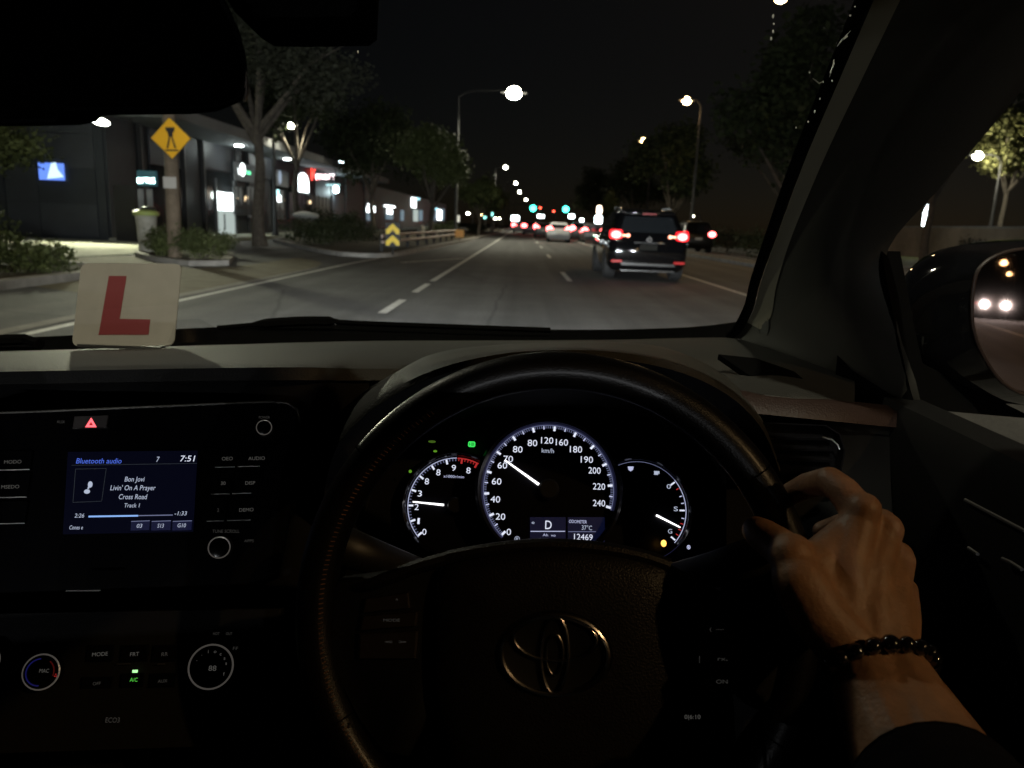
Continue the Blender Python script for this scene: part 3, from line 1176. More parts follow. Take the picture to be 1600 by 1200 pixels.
pole_sign('pole_sign', 'bright white box sign with a pointed top seen just past the pillar', 1449, 342, 50, 12, 22, glow('sign_white', (.85, .97, 1), 12), True)
pole_sign('pole_sign', 'round orange-white lit sign left of the black car roof', 937, 328, 96, 8, 12, glow('sign_peach', (1, .78, .6), 14))
pole_sign('pole_sign', 'white-blue lit square sign under the round orange-white one', 935, 343, 94, 11, 12, glow('sign_white', (.85, .97, 1), 12))
pole_sign('pole_sign', 'white lit sign far down the road at the left end of the traffic', 805, 341, 190, 12, 8, glow('sign_white', (.85, .97, 1), 12))
pole_sign('pole_sign', 'white lit sign between the two green signals, low', 845, 338, 185, 10, 5, glow('sign_white', (.85, .97, 1), 12))
pole_sign('pole_sign', 'white lit sign right of the green signals', 893, 338, 170, 9, 6, glow('sign_white', (.85, .97, 1), 12))
pole_sign('pole_sign', 'small white lit sign between the green signals and the round sign', 909, 344, 150, 6, 5, glow('sign_white', (.85, .97, 1), 12))
pole_sign('pole_sign', 'small round teal light above the far left kerb', 758, 340, 150, 4, 4, TEAL_G)
pole_sign('pole_sign', 'teal light between the small lamps above the far left kerb', 769, 335, 150, 6, 6, TEAL_G)


# ------------------------------------------------------------------ traffic signals
def traffic_signal(px, py, Y, label, arm_x=None, red=False, group='traffic signals at the far junction'):
    p = W(px, py, Y)
    base = (arm_x if arm_x is not None else p.x + .35, Y + .2, 0)
    t = empty('traffic_signal', base, label, 'traffic light', group)
    m = MB()
    m.tube([base, (base[0], base[1], p.z + .9)], [.11, .07], STEEL, 8)
    if arm_x is not None:
        m.tube([(base[0], base[1], p.z + .6), (p.x, base[1], p.z + .75)], [.07, .05], STEEL, 8)
    m.build('pole', t)
    F = Frame((p.x, Y, p.z), (1, 0, 0), (0, 0, 1))
    m = MB()
    m.prism(rrect(-.22, -.25, .22, .95, .08), DARKM, F, -.16, .0)
    m.build('signal_head', t)
    for k, (mm) in enumerate([glow('signal_green', (.07, 1.0, .74), 9), mat('amber_lens', (.12, .06, .01), .3),
                              mat('red_lens', (.12, .01, .01), .3)]):
        if red:
            mm = [mat('green_lens', (.01, .1, .06), .3), mat('amber_lens', (.12, .06, .01), .3), glow('signal_red', (1, .06, .03), 18)][k]
        m = MB()
        R = (.17 if k == 2 else .12) if red else (.58 if k == 0 else .12)  # lit green lens oversized: its glare is put into the size
        m.lathe([(R, 0), (R * .9, .03)], mm, F, 14, 0, k * .35)
        m.build('signal_lens', t)
    return t


traffic_signal(833, 325.5, 150, 'green signal over the road, left one of the two bright greens', arm_x=-3.6)
traffic_signal(884, 327, 150, 'green signal over the road, right one of the two bright greens')
traffic_signal(844, 330.5, 152, 'red signal just right of the left green one', red=True)
traffic_signal(865, 335.5, 165, 'small red signal between the two green ones', red=True)

# ------------------------------------------------------------------ kerbside furniture
def timber_sign():
    p = G(272, 398)
    Y = 18.6
    x = W(270, 300, Y).x
    t = empty('pole', (x, Y, .1), 'thick timber pole carrying the yellow diamond sign, in the small bed', 'pole')
    m = MB()
    top = W(267, 175, Y)
    m.tube([(x - .02, Y, .05), (x, Y, 2), (x, Y, top.z)], [.17, .155, .14], WOODP, 14)
    m.build('timber_post', t)
    m = MB()
    q = W(271, 286, Y)
    m.box((q.x, Y - .19, q.z), (.3, .02, .26), mat('grey_notice', (.4, .38, .35), .7))
    m.build('notice', t, smooth=False)
    c = W(267, 216, Y - .22)
    F = Frame(c, (1, 0, .03), (0, 0, 1))
    s = empty('warning_sign', c, 'yellow diamond warning sign with a black figure on the timber pole', 'sign')
    h = .475
    m = MB()
    m.prism([(-h, 0), (0, -h), (h, 0), (0, h)], mat('sign_back_black', (.02, .02, .02), .6), F, -.01, .0)
    m.build('backing', s, smooth=False)
    m = MB()
    h = .455
    m.prism([(-h, 0), (0, -h), (h, 0), (0, h)], mat('sign_yellow', (.80, .42, .02), .4), F, .001, .006)
    m.build('sign_face', s, smooth=False)
    m = MB()
    K = mat('sign_black', (.01, .01, .01), .6)
    m.flat([(-.11, .24), (.11, .24), (.10, .17), (.06, .12), (.05, .02), (-.05, .02), (-.06, .12), (-.10, .17)], K, F, .009)
    m.flat([(-.05, .015), (-.01, .015), (-.07, -.22), (-.115, -.22)], K, F, .009)
    m.flat([(.01, .015), (.05, .015), (.115, -.22), (.07, -.22)], K, F, .009)
    m.flat([(-.15, -.25), (.15, -.25), (.15, -.285), (-.15, -.285)], K, F, .009)
    m.build('figure', s, smooth=False)


timber_sign()


def chevron_sign():
    g = W(610, 399, 23.9)
    t = empty('chevron_marker', (g.x, 24.3, .1), 'yellow and black chevron marker on the kerb nose before the guardrail', 'sign')
    F = Frame((g.x, 24.3, .72), (1, 0, 0), (0, 0, 1))
    YL = mat('chevron_yellow', (.85, .60, .03), .4)
    m = MB()
    m.tube([(g.x, 24.36, .1), (g.x, 24.36, 1.0)], .03, STEEL, 8)
    m.build('post', t)
    m = MB()
    m.prism(rrect(-.23, -.37, .23, .37, .03), mat('sign_back_black', (.02, .02, .02), .6), F, -.01, 0)
    m.build('backing', t, smooth=False)
    m = MB()
    for b in (.02, -.33):
        m.flat([(-.21, b), (-.21, b + .13), (0, b + .32), (.21, b + .13), (.21, b), (.12, b), (0, b + .13), (-.12, b)], YL, F, .004)
    m.build('chevron', t, smooth=False)
    light_ = None


chevron_sign()


def guardrail():
    t = empty('guardrail', (-4.6, 26, .1), 'twin-rail metal guardrail behind the chevron marker', 'guardrail')
    A, B = Vector((-4.75, 26.2, 0)), Vector((-4.1, 49, 0))
    n = 9
    for i in range(n):
        p = A.lerp(B, (i + .15) / n)
        m = MB()
        m.box((p.x, p.y, .38), (.12, .12, .62), STEEL)
        m.build('post', t, smooth=False, bevel=.01)
    for z in (.66, .42):
        m = MB()
        m.tube([A + Vector((.1, 0, z - .04 if z > .5 else z)), A.lerp(B, .02) + Vector((.1, 0, z)), B + Vector((.1, 0, z))], .055, mat('rail_tan', (.36, .27, .22), .6, var=(2, .25)), 8)
        m.build('rail', t)
    return t


guardrail()


def bin_(loc, label):
    t = empty('rubbish_bin', loc, label, 'bin')
    F = Frame(loc, (1, 0, 0), (0, 1, 0))
    m = MB()
    m.lathe([(.20, 0), (.22, .05), (.25, .75), (.27, .95)], mat('bin_concrete', (.30, .29, .25), .85, var=(4, .3)), F, 20)
    m.build('bin_body', t)
    m = MB()
    m.lathe([(.31, .95), (.33, .99), (.32, 1.05), (.22, 1.1), (.20, 1.04)], mat('bin_green_rim', (.30, .36, .10), .5), F, 20)
    m.build('rim', t)
    m = MB()
    m.sphere((.08, 0, 1.13), (.2, .16, .07), mat('bin_rubbish', (.03, .03, .03), .5, bump=('noise', 20, 1, .02)), 10, 6, F)
    m.build('lid', t)
    return t


b = W(230, 372, 20.6)
bin_((b.x, 20.6, .08), 'grey round bin with a green rim beside the timber pole')
def box_marker():
    p = W(718, 365, 46)
    t = empty('marker_box', (p.x, 46, .1), 'small orange-yellow reflective marker at the far end of the guardrail', 'marker')
    F = Frame((p.x, 46, p.z), (1, 0, 0), (0, 0, 1))
    m = MB()
    m.tube([(p.x, 46.04, .1), (p.x, 46.04, p.z + .1)], .025, STEEL, 8)
    m.build('post', t)
    m = MB()
    m.prism(rrect(-.26, -.22, .26, .22, .08), mat('marker_orange', (.8, .38, .06), .5), F, -.02, .0)
    m.build('panel', t)
box_marker()
# rounded boulders and planters seen past the rail
BOUL = mat('boulder', (.2, .19, .16), .9, bump=('noise', 6, .8, .04), var=(3, .3))
for px, Y, r, lab in ((661, 52, .55, 'pale stump-like boulder behind the middle of the guardrail'),
                      (700, 66, .6, 'pale boulder behind the far end of the guardrail'),
                      (683, 50, .3, 'low pale stone beside the guardrail')):
    x = GX(px, Y)
    m = MB()
    m.sphere((x, Y, .1 + r * .6), (r * .45, r * .5, r * .75), BOUL, 12, 9)
    for i in range(len(m.v)):
        v = m.v[i]
        m.v[i] = v + Vector((sin(v.z * 9 + px), cos(v.x * 11), 0)) * .05
    tag(m.build('boulder'), lab, 'boulder')
def cafe_umbrella():
    p = W(478, 345, 36)
    t = empty('planter', (p.x, 36, .1), 'pale round-topped planter on a pedestal before the hedge under the arched sign', 'planter')
    F = Frame((p.x, 36, .1), (1, 0, 0), (0, 1, 0))
    m = MB()
    m.lathe([(.22, 0), (.16, .1), (.13, .7), (.2, .85)], KERB, F, 14)
    m.build('pedestal', t)
    m = MB()
    m.lathe([(.2, .85), (.55, 1.02), (.6, 1.12), (.5, 1.2), (.1, 1.28)], mat('planter_bowl', (.4, .42, .4), .7), F, 18)
    m.build('bowl', t)
cafe_umbrella()


# ------------------------------------------------------------------ vehicles
TYRE = mat('tyre', (.015, .015, .015), .8)
RIM = mat('wheel_rim', (.3, .3, .3), .35, .8)
CGLASS = mat('car_glass', (.012, .014, .016), .05, spec=.8)
TAIL = glow('tail_lamp_lit', (1.0, .10, .10), 15)
TAILD = mat('tail_lamp_red_halo', (.35, .01, .01), .2, emit=(1, .01, .02), es=2.0)  # housing glow stands in for the red halo round the lamp
PLATE = mat('number_plate', (.5, .5, .46), .5)
CHROME = mat('chrome', (.7, .7, .7), .15, 1.0)
BLKPL = mat('black_plastic', (.02, .02, .02), .5)


def outline(yr, yf, hw, r=.22, n=4):
    return rrect(-hw, yr, hw, yf, min(r, hw * .9), n)


def vehicle(name, label, x, y, paint, L=4.4, hw=.9, H=1.66, suv=True, tail=1.0, cat='car', group=None, detail=True, yaw=0, lamps=(1, 1)):
    t = empty(name, (x, y, 0), label, cat, group)
    O = Vector((x, y, 0))
    F = Frame(O, (1, 0, 0), (0, 1, 0))
    bz = 1.02 if suv else .92
    hood = 1.3 if suv else 1.25
    rk = .0 if suv else .55
    lv = [(.22, .16, L - .2, hw - .12), (.34, .04, L - .04, hw - .02), (.6, 0, L, hw), (bz - .12, .02, L - .06, hw),
          (bz, .05, L - .22, hw - .03), (bz + .05, .08 + rk, L - hood, hw - .07), (bz + .14, .13 + rk, L - hood - .15, hw - .10),
          (H - .16, .36 + rk * 1.4, L - hood - .72, hw - .21), (H - .05, .5 + rk * 1.4, L - hood - .9, hw - .26), (H, .75 + rk * 1.4, L - hood - 1.15, hw - .36)]
    m = MB()
    rows = []
    for z, yr, yf, w in lv:
        rows.append([F.pt(a, b, z) for a, b in outline(yr, yf, w, .2)])
    m.grid(rows, paint, closed_u=True)
    m.quad(rows[-1], paint)
    m.quad(rows[0][::-1], BLKPL)
    body = m.build('body', t, angle=50)

    def yrear(z):
        for i in range(len(lv) - 1):
            if lv[i][0] <= z <= lv[i + 1][0]:
                k = (z - lv[i][0]) / (lv[i + 1][0] - lv[i][0])
                return lv[i][1] + (lv[i + 1][1] - lv[i][1]) * k
        return 0

    def hwid(z):
        for i in range(len(lv) - 1):
            if lv[i][0] <= z <= lv[i + 1][0]:
                k = (z - lv[i][0]) / (lv[i + 1][0] - lv[i][0])
                return lv[i][3] + (lv[i + 1][3] - lv[i][3]) * k
        return hw
    # rear glass
    z0, z1 = bz + .10, H - .18
    m = MB()
    g = []
    for i in range(9):
        k = i / 8
        z = z0 + (z1 - z0) * k
        w = hwid(z) - .17
        g.append([F.pt(-w + 2 * w * j / 6, yrear(z) - .012 - .02 * (1 - (2 * j / 6 - 1) ** 2), z) for j in range(7)])
    m.grid(g, CGLASS)
    m.build('rear_window', t)
    for s in (-1, 1):
        m = MB()
        segs = [(.55 + rk * 1.2, 1.25 + rk * .3), (1.33 + rk * .2, 2.15), (2.22, L - hood - .45)]
        for a, b in segs:
            if b - a < .2:
                continue
            za, zb = bz + .09, H - .18
            sl = .25 if b > L - hood - .6 else .0
            sl0 = .2 if a < .8 + rk else 0
            pts = [(s * (hwid(za) + .012), a, za), (s * (hwid(za) + .012), b, za), (s * (hwid(zb) + .012), b - sl - .1, zb),
                   (s * (hwid(zb) + .012), a + sl0, zb)]
            pts = [F.pt(*p) for p in pts]
            m.quad(pts if s > 0 else pts[::-1], CGLASS)
        m.build('side_window', t)
    # wheels
    R = .36 if suv else .32
    for s in (-1, 1):
        for yy in (.85, L - .9):
            FW = Frame(F.pt(s * (hw - .12), yy, R), (0, 1, 0), (0, 0, 1)) if s > 0 else Frame(F.pt(s * (hw - .12), yy, R), (0, -1, 0), (0, 0, 1))
            m = MB()
            m.lathe([(R * .6, -.14), (R * .95, -.13), (R, -.08), (R, .08), (R * .95, .13), (R * .66, .135)], TYRE, FW, 20)
            wh = m.build('wheel', t)
            if detail:
                m = MB()
                m.lathe([(R * .62, .1), (R * .64, .137), (R * .5, .12), (R * .12, .13)], RIM, FW, 20)
                m.build('wheel_rim', wh)
    zl = bz + .03
    for s in (-1, 1):
        lit = lamps[0 if s < 0 else 1]
        m = MB()
        FR = Frame(F.pt(0, yrear(zl) - .01, zl), (1, 0, 0), (0, 0, 1))
        c = s * (hw - .16)
        m.dome(rrect(c - .15, -.10, c + .15, .12, .06), [(1, -.08), (1, .01), (.9, .035)], TAILD, FR)
        tl = m.build('tail_light', t)
        m = MB()
        if lit:
            m.sphere((c, 0, .04), (.115 * tail, .085 * tail, .03), TAIL, 12, 6, FR)
            if detail:
                m.box((s * (hw - .36), -.01, .02), (.16, .035, .02), glow('tail_lamp_orange', (1, .35, .22), 6), FR)
                m.sphere((s * (hw - .44), -.01, .03), (.045, .04, .02), glow('tail_lamp_orange', (1, .35, .22), 6), 8, 5, FR)
            m.build('tail_lamp', tl)
    FB = Frame(F.pt(0, -.012, 0), (1, 0, 0), (0, 0, 1))
    m = MB()
    m.prism(rrect(-.2, bz - .30, .2, bz - .17, .01), PLATE if not detail else mat('plate_dim', (.012, .012, .010), .7, spec=.1), FB, 0, .012)
    m.build('number_plate', t)
    if detail:
        m = MB()
        m.dome(rrect(-hw + .30, .36, hw - .30, .415, .02), [(1, -.05), (1, .035), (.95, .05)], mat('silver_skid', (.13, .13, .13), .4, .5), FB)
        m.build('bumper', t)
        m = MB()
        m.dome(rrect(-hw + .30, .225, hw - .30, .255, .012), [(1, -.05), (1, .02), (.95, .03)], mat('silver_skid', (.13, .13, .13), .4, .5), FB)
        m.build('skid_plate', t)
        for s in (-1, 1):
            m = MB()
            c = s * (hw - .2)
            m.dome(rrect(c - .13, .42, c + .13, .475, .02), [(1, 0), (1, .02), (.9, .03)], mat('reflector_red', (.5, .03, .03), .2), FB)
            m.build('reflector', t)
        FS = Frame(F.pt(0, .33, H - .09), (1, 0, 0), (0, 1, .15))
        m = MB()
        m.dome(rrect(-.62, -.12, .62, .2, .06), [(1, -.02), (1, .03), (.92, .05)], paint, FS)
        m.build('spoiler', t)
        m = MB()
        m.prism(rrect(-.16, -.018, .16, .018, .01), mat('brake_lamp_dim', (.2, .01, .01), .3),
                Frame(F.pt(0, .2, H - .115), (1, 0, 0), (0, 0, 1)), 0, .015)
        m.build('brake_lamp', t)
        for s in (-1, 1):
            m = MB()
            m.tube([F.pt(s * (hw - .33), .75, H - .02), F.pt(s * (hw - .33), .85, H + .04), F.pt(s * (hw - .33), L - hood - 1.3, H + .04),
                    F.pt(s * (hw - .33), L - hood - 1.2, H - .02)], .018, CHROME, 6)
            m.build('roof_rail', t)
            m = MB()
            m.dome(rrect(-.12, -.08, .12, .09, .05), [(1, -.12), (1, .03), (.85, .06)], paint, Frame(F.pt(s * (hw + .1), L - hood - .55, bz + .14), (1, 0, 0), (0, 0, 1)))
            m.build('wing_mirror', t)
        m = MB()
        m.ring(FB, .045, .06, .02, CHROME, seg=20, cb=bz - .06)
        m.box((0, bz - .06, .02), (.09, .012, .01), CHROME, FB)
        m.build('badge', t)
        m = MB()
        m.box((0, bz - .135, .01), (.7, .02, .02), BLKPL, FB)
        m.build('tailgate_trim', t, smooth=False)
        m = MB()
        m.tube([F.pt(.35, .4, H - .2), F.pt(.0, .16, bz + .2)], .008, BLKPL, 6)
        m.build('wiper', t)
    return t


BLACKP = mat('black_paint', (.003, .003, .0035), .06, spec=.6, coat=1.0)
WHITEP = mat('white_paint', (.5, .5, .52), .25, coat=.6)
GREYP = mat('grey_paint', (.10, .10, .11), .3, coat=.6)
DKRED = mat('dark_red_paint', (.08, .01, .01), .3, coat=.6)
vehicle('black_suv', 'glossy black SUV with both brake lights lit in the lane to the right', W(1011, 395, 18.2).x + .03, 18.2, BLACKP, 4.5, .93, 1.66)
gcar = 'cars in the traffic ahead'
for (px, y, pm, suv, lab, lm) in [
        (873, 57, WHITEP, False, 'white car in the right lane, nearest of the distant traffic', (1, 1)),
        (849, 76, GREYP, False, 'grey car just left of and beyond the white car', (1, 1)),
        (828, 92, GREYP, True, 'car in the left lane beyond the grey one', (1, 1)),
        (811, 112, WHITEP, False, 'pale car far ahead in the left lane', (1, 1)),
        (843, 122, GREYP, True, 'distant car in the right lane behind the grey one', (1, 1)),
        (816, 140, GREYP, False, 'distant car with orange-red lights, second farthest', (1, 1)),
        (832, 160, WHITEP, False, 'farthest pale car at the junction', (1, 1)),
        (890, 84, DKRED, False, 'dark car right of the white car, left one of the turning queue', (1, 1)),
        (905, 72, GREYP, True, 'dark car with two red lights in the turning lane', (1, 1)),
        (927, 58, GREYP, False, 'nearest car of the turning queue, left of the black SUV', (1, 1)),
        (820, 176, GREYP, False, 'car in the glowing queue at the junction, left part', (1, 1)),
        (807, 190, GREYP, True, 'car at the left end of the glowing queue at the junction', (1, 1)),
        (838, 200, WHITEP, False, 'car in the glowing queue at the junction, right part', (1, 1)),
        (825, 215, GREYP, True, 'car in the glowing queue at the junction, middle part', (1, 1)),
        (850, 150, GREYP, False, 'car behind the grey one in the right lane, partly hidden', (1, 1)),
        (897, 104, GREYP, False, 'farthest car of the turning queue', (1, 1))]:
    vehicle('car', lab, GX(px, y), y, pm, 4.2, .86, 1.62 if suv else 1.45, suv, 1.4 + y / 60, 'car', gcar, False, lamps=lm)  # tail lamps grow with distance: their glow is put into the size
vehicle('parked_car', 'dark four-wheel drive across the median with one red light visible', 9.95, 44, mat('dark_green_paint', (.004, .005, .004), .3, coat=.4), 4.4, .9, 1.75, True, 1.9, 'car', None, False, lamps=(0, 1))

for fx, fy, pw, lab in ((6.3, -68, 5200, 'car following behind in the right lane, its headlights reflected in the door mirror'),
                        (-.45, -26, 700, 'unseen car added close behind in the same lane, its headlights lighting the console')):  # second car is added out of view so its beams brighten the console
    fv = vehicle('following_car', lab, fx, fy, GREYP, 4.5, .92, 1.8, True, 1.0, 'car', 'cars following behind', False, lamps=(0, 0))
    for s_ in (-1, 1):
        m = MB()
        m.sphere((fx + s_ * .66, fy + 4.55, 1.02), (.06, .05, .05), glow('headlamp_lit', (.95, .97, 1), 10), 12, 6)
        m.build('headlight', fv)
        light('SPOT', 'headlight_beam', (fx + s_ * .66, fy + 4.7, 1.02), pw, (.95, .97, 1.0), .02, spot=60, blend=.8, to=(fx * .4, 0, 1.0), parent=fv)
# ================================================================== THE CAR WE SIT IN
PLA = mat('soft_black_plastic', (.0175, .017, .015), .62, bump=('noise', 420, .75, .0012), var=(9, .16), spec=.35)
PLAD = mat('dark_trim_plastic', (.006, .006, .006), .65, bump=('noise', 900, .3, .0005), spec=.12)
PIANO = mat('piano_black', (.004, .004, .005), .12, spec=.5)
LEATH = mat('black_leather', (.005, .004, .0036), .45, bump=('vor', 700, .45, .0006), spec=.22)
BROWNL = mat('brown_leather', (.016, .008, .006), .55, bump=('vor', 500, .4, .0008), spec=.35)
PILL = mat('pillar_trim', (.030, .027, .021), .7, bump=('noise', 700, .2, .0005), spec=.3)
RUBB = mat('black_rubber', (.003, .003, .003), .9, spec=.0)
SATIN = mat('satin_chrome', (.6, .58, .55), .33, 1.0)
HEADL = mat('headliner', (.012, .012, .012), .95, spec=.1)
GLS = pane_mat('windscreen_glass', (.93, .95, .94), .02, .10)
MIRR = mat('mirror_silver', (.22, .16, .14), .015, 1.0)
T_WHITE = glow('dial_white', (.80, .84, 1.0), .95)
T_NEEDLE = glow('needle_white', (1.0, .98, 1.0), 2.2)
T_TICK = glow('tick_white', (.66, .70, 1.0), .75)
T_DIM = glow('tick_dim', (.50, .55, .95), .30)
T_RED = glow('redline', (1.0, .06, .06), .42)
T_GLOWB = glow('dial_blue_rim', (.25, .27, .75), .05)
T_TXT = glow('screen_text_white', (.70, .78, 1.0), .62)
T_BLUE = glow('screen_text_blue', (.10, .20, 1.0), .75)
T_BAR = glow('screen_bar_blue', (.28, .50, 1.0), .95)
T_SCR = mat('screen_black', (0, 0, 0), .25, emit=(.20, .24, .85), es=.007, spec=.15)
T_BTN = glow('button_legend', (.75, .72, .66), .075)
T_BTND = glow('button_legend_dim', (.75, .72, .66), .032)

car = empty('car', (-.37, 0, 0), 'the car cabin in the foreground, black dashboard, lit dials, radio screen and leather steering wheel', 'car')

# ---- dashboard pad
N = 60
r0 = smoothpx([W(*p) for p in [(-350, 565, 1.0), (-100, 553, 1.1), (110, 546, 1.15), (340, 539, 1.19), (560, 533, 1.22), (760, 532, 1.24),
                               (950, 531, 1.23), (1080, 528, 1.18), (1150, 529, 1.12), (1210, 545, 1.03), (1262, 562, .96), (1335, 592, .875)]], N)
r2 = smoothpx([W(*p) for p in [(-350, 592, .74), (-100, 583, .74), (110, 579, .74), (340, 575, .74), (480, 574, .74), (570, 576, .80),
                               (760, 575, .92), (950, 575, .92), (1090, 592, .86), (1170, 612, .755), (1240, 622, .74), (1335, 636, .76)]], N)
rm = [a.lerp(b, .5) + Vector((0, 0, .004)) for a, b in zip(r0, r2)]
rn = [a.lerp(b, .93) + Vector((0, 0, .002)) for a, b in zip(r0, r2)]
rb = [p + Vector((0, .0, -.012)) + Vector((0, -.004, 0)) for p in r2]
rb2 = [p + Vector((0, .01, -.016)) for p in r2]
m = MB()
m.grid([r0, rm, rn, r2, rb, rb2], PLA)
dash = m.build('dashboard', car, angle=60)
# left fascia below the pad
m = MB()
top = [p for p in r2[:int(N * .47)]]
rows = [[p + Vector((0, .012, -.010)) for p in top]]
for dy, dz in ((.0, -.03), (.004, -.06), (-.01, -.16), (-.05, -.30), (-.12, -.50)):
    rows.append([p + Vector((0, dy, dz)) for p in top])
m.grid(rows, PLAD)
m.build('centre_fascia', dash, angle=60)
m = MB()
cols = [(1135, 0), (1180, .0), (1240, 0), (1300, .0), (1345, .02), (1420, .08)]
rows = []
for (yy, Y) in ((618, .76), (626, .725), (652, .715), (665, .73), (740, .72), (900, .69), (1280, .6)):
    rows.append([W(x, yy + (x - 1240) * .10, Y + d) for x, d in cols])
m.grid(rows[2:], PLAD)
m.build('side_fascia', dash, angle=60)
m = MB()
m.grid(rows[:3], BROWNL)
m.build('leather_band', dash, angle=60)
# lower column shroud below the dials
m = MB()
m.grid([[W(x, 868 + abs(x - 860) * .05, .745) for x in range(540, 1221, 40)], [W(x, 900, .70) for x in range(540, 1221, 40)],
        [W(x, 1300, .62) for x in range(540, 1221, 40)]], PLAD)
m.build('column_shroud', dash, angle=60)
# binnacle hood
HF = [(508, 760, .70), (520, 705, .69), (545, 664, .685), (590, 624, .68), (645, 592, .675), (710, 568, .67), (790, 552, .665), (870, 547, .66),
      (950, 549, .665), (1030, 561, .67), (1100, 585, .675), (1155, 620, .68), (1195, 668, .685), (1222, 740, .70)]
HB = [(500, 720, .76), (512, 672, .79), (540, 628, .83), (590, 592, .87), (650, 562, .92), (712, 545, .96), (790, 538, .99), (870, 535, 1.0),
      (950, 534, .99), (1030, 541, .96), (1090, 562, .92), (1140, 592, .87), (1180, 632, .82), (1200, 700, .76)]
hf = smoothpx([W(*p) for p in HF], 50)
hb = smoothpx([W(*p) for p in HB], 50)
m = MB()
hlip = [p + Vector((0, -.004, -.006)) for p in hf]
hm = [a.lerp(b, .5) + Vector((0, 0, .003)) for a, b in zip(hf, hb)]
hd = [p + Vector((0, .06, -.05)) for p in hb]
m.grid([hd, hb, hm, hf, hlip], mat('hood_vinyl', (.018, .0175, .015), .6, bump=('noise', 420, .75, .0012), var=(9, .16), spec=.3))
m.build('binnacle_hood', dash, angle=50)
# binnacle inner wall and panel
HC = [(560, 900, .745), (575, 800, .79), (600, 735, .80), (640, 690, .805), (700, 660, .81), (770, 645, .81), (870, 640, .815), (970, 645, .81),
      (1030, 662, .81), (1080, 690, .805), (1115, 735, .80), (1135, 800, .79), (1140, 840, .77), (1150, 900, .745)]
hc = smoothpx([W(*p) for p in HC], 50)
m = MB()
m.grid([hlip, [a.lerp(b, .5) + Vector((0, 0, .008)) for a, b in zip(hlip, hc)], hc], mat('binnacle_matt', (.010, .010, .011), .7, spec=.25))
m.build('binnacle_wall', dash, angle=60)

CF = tilt_frame(W(857, 765, .78), 25)
ip = MB()
ip.prism([CF.px(x, y, -.02) for x, y in [(540, 905), (560, 770), (620, 690), (700, 650), (870, 630), (1040, 650), (1100, 700), (1150, 780),
                                         (1160, 905)]], mat('panel_matt', (.005, .005, .006), .5, spec=.2), CF, -.03, -.02)
cluster = ip.build('instrument_panel', car)


def dial(name, cx, cy, rpx, dc):
    a, b = CF.px(cx, cy, dc)
    a2, b2 = CF.px(cx + rpx, cy, dc)
    R = hypot(a2 - a, b2 - b)
    F = Frame(CF.pt(a, b, dc), CF.u, CF.v)
    m = MB()
    m.lathe([(R * 1.12, -.006), (R * 1.0, 0)], mat('dial_face', (.003, .003, .005), .35, spec=.2), F, 72)
    d = m.build(name, car, label=None)
    m = MB()
    m.lathe([(R * 1.03, -.002), (R * 1.03, .010), (R * 1.075, .014), (R * 1.12, .010), (R * 1.13, -.006)],
            mat('bezel_gloss', (.02, .02, .024), .18, .6, spec=.6), F, 72, cap0=False, cap1=False)
    m.build('bezel', d)
    return d, F, R


# speedometer
sp, SF, SR = dial('speedometer', 857, 765, 102, -.003)
m = MB()
A0, A1 = 226.0, -14.0
for i in range(0, 121):
    w = radians(A0 + (A1 - A0) * i / 120)
    major = i % 10 == 0
    mid = i % 5 == 0 and not major
    ro = SR * .985
    ri = SR * (.91 if major else .932 if mid else .948)
    wd_ = SR * (.018 if major else .010 if mid else .0055)
    d = (cos(w), sin(w))
    n = (-sin(w), cos(w))
    m.flat([(d[0] * ri - n[0] * wd_, d[1] * ri - n[1] * wd_), (d[0] * ro - n[0] * wd_, d[1] * ro - n[1] * wd_),
            (d[0] * ro + n[0] * wd_, d[1] * ro + n[1] * wd_), (d[0] * ri + n[0] * wd_, d[1] * ri + n[1] * wd_)],
           T_WHITE if major else T_TICK if mid else T_DIM, SF, .0008)
m.build('tick_marks', sp, smooth=False)
m = MB()
m.ring(SF, SR * .99, SR * 1.0, .0012, T_DIM, 228, -16, 90)
m.ring(SF, SR * 1.0, SR * 1.028, .0010, T_GLOWB, 228, -16, 90)
m.build('lit_rim', sp, smooth=False)
m = MB()
for s_, x, y in [('0', 795, 831), ('20', 782, 807), ('40', 774, 780), ('60', 776, 752), ('60', 785, 727), ('70', 794, 717), ('80', 809, 702),
                 ('80', 832, 692), ('120', 855, 688), ('160', 878, 691), ('180', 900, 702), ('190', 917, 718), ('200', 929, 735),
                 ('220', 936, 760), ('240', 936, 786)]:
    m.ptext(s_, SF, x, y, 10.0, T_WHITE, .001, wpx=(15 if len(s_) == 2 else 19 if len(s_) == 3 else 7), rot=.0001)
m.ptext('km/h', SF, 856, 704, 7, T_TXT, .001, wpx=19, rot=.0001)
m.build('numerals', sp, smooth=False)


def needle(parent, F, p0, p1, w0, w1):
    a = Vector((*F.px(*p0, .004), 0))
    b = Vector((*F.px(*p1, .004), 0))
    d = (b - a).normalized()
    n = Vector((-d.y, d.x, 0))
    m = MB()
    m.prism([tuple((a + n * w0)[:2]), tuple((b + n * w1)[:2]), tuple((b - n * w1)[:2]), tuple((a - n * w0)[:2])], T_NEEDLE, F, .003, .0045)
    return m.build('needle', parent, smooth=False)


needle(sp, SF, (842, 757), (789, 719), .0013, .0007)
m = MB()
m.lathe([(SR * .16, .0), (SR * .16, .006), (SR * .13, .008)], mat('needle_hub', (.006, .006, .007), .4), SF, 32)
m.build('needle_hub', sp)
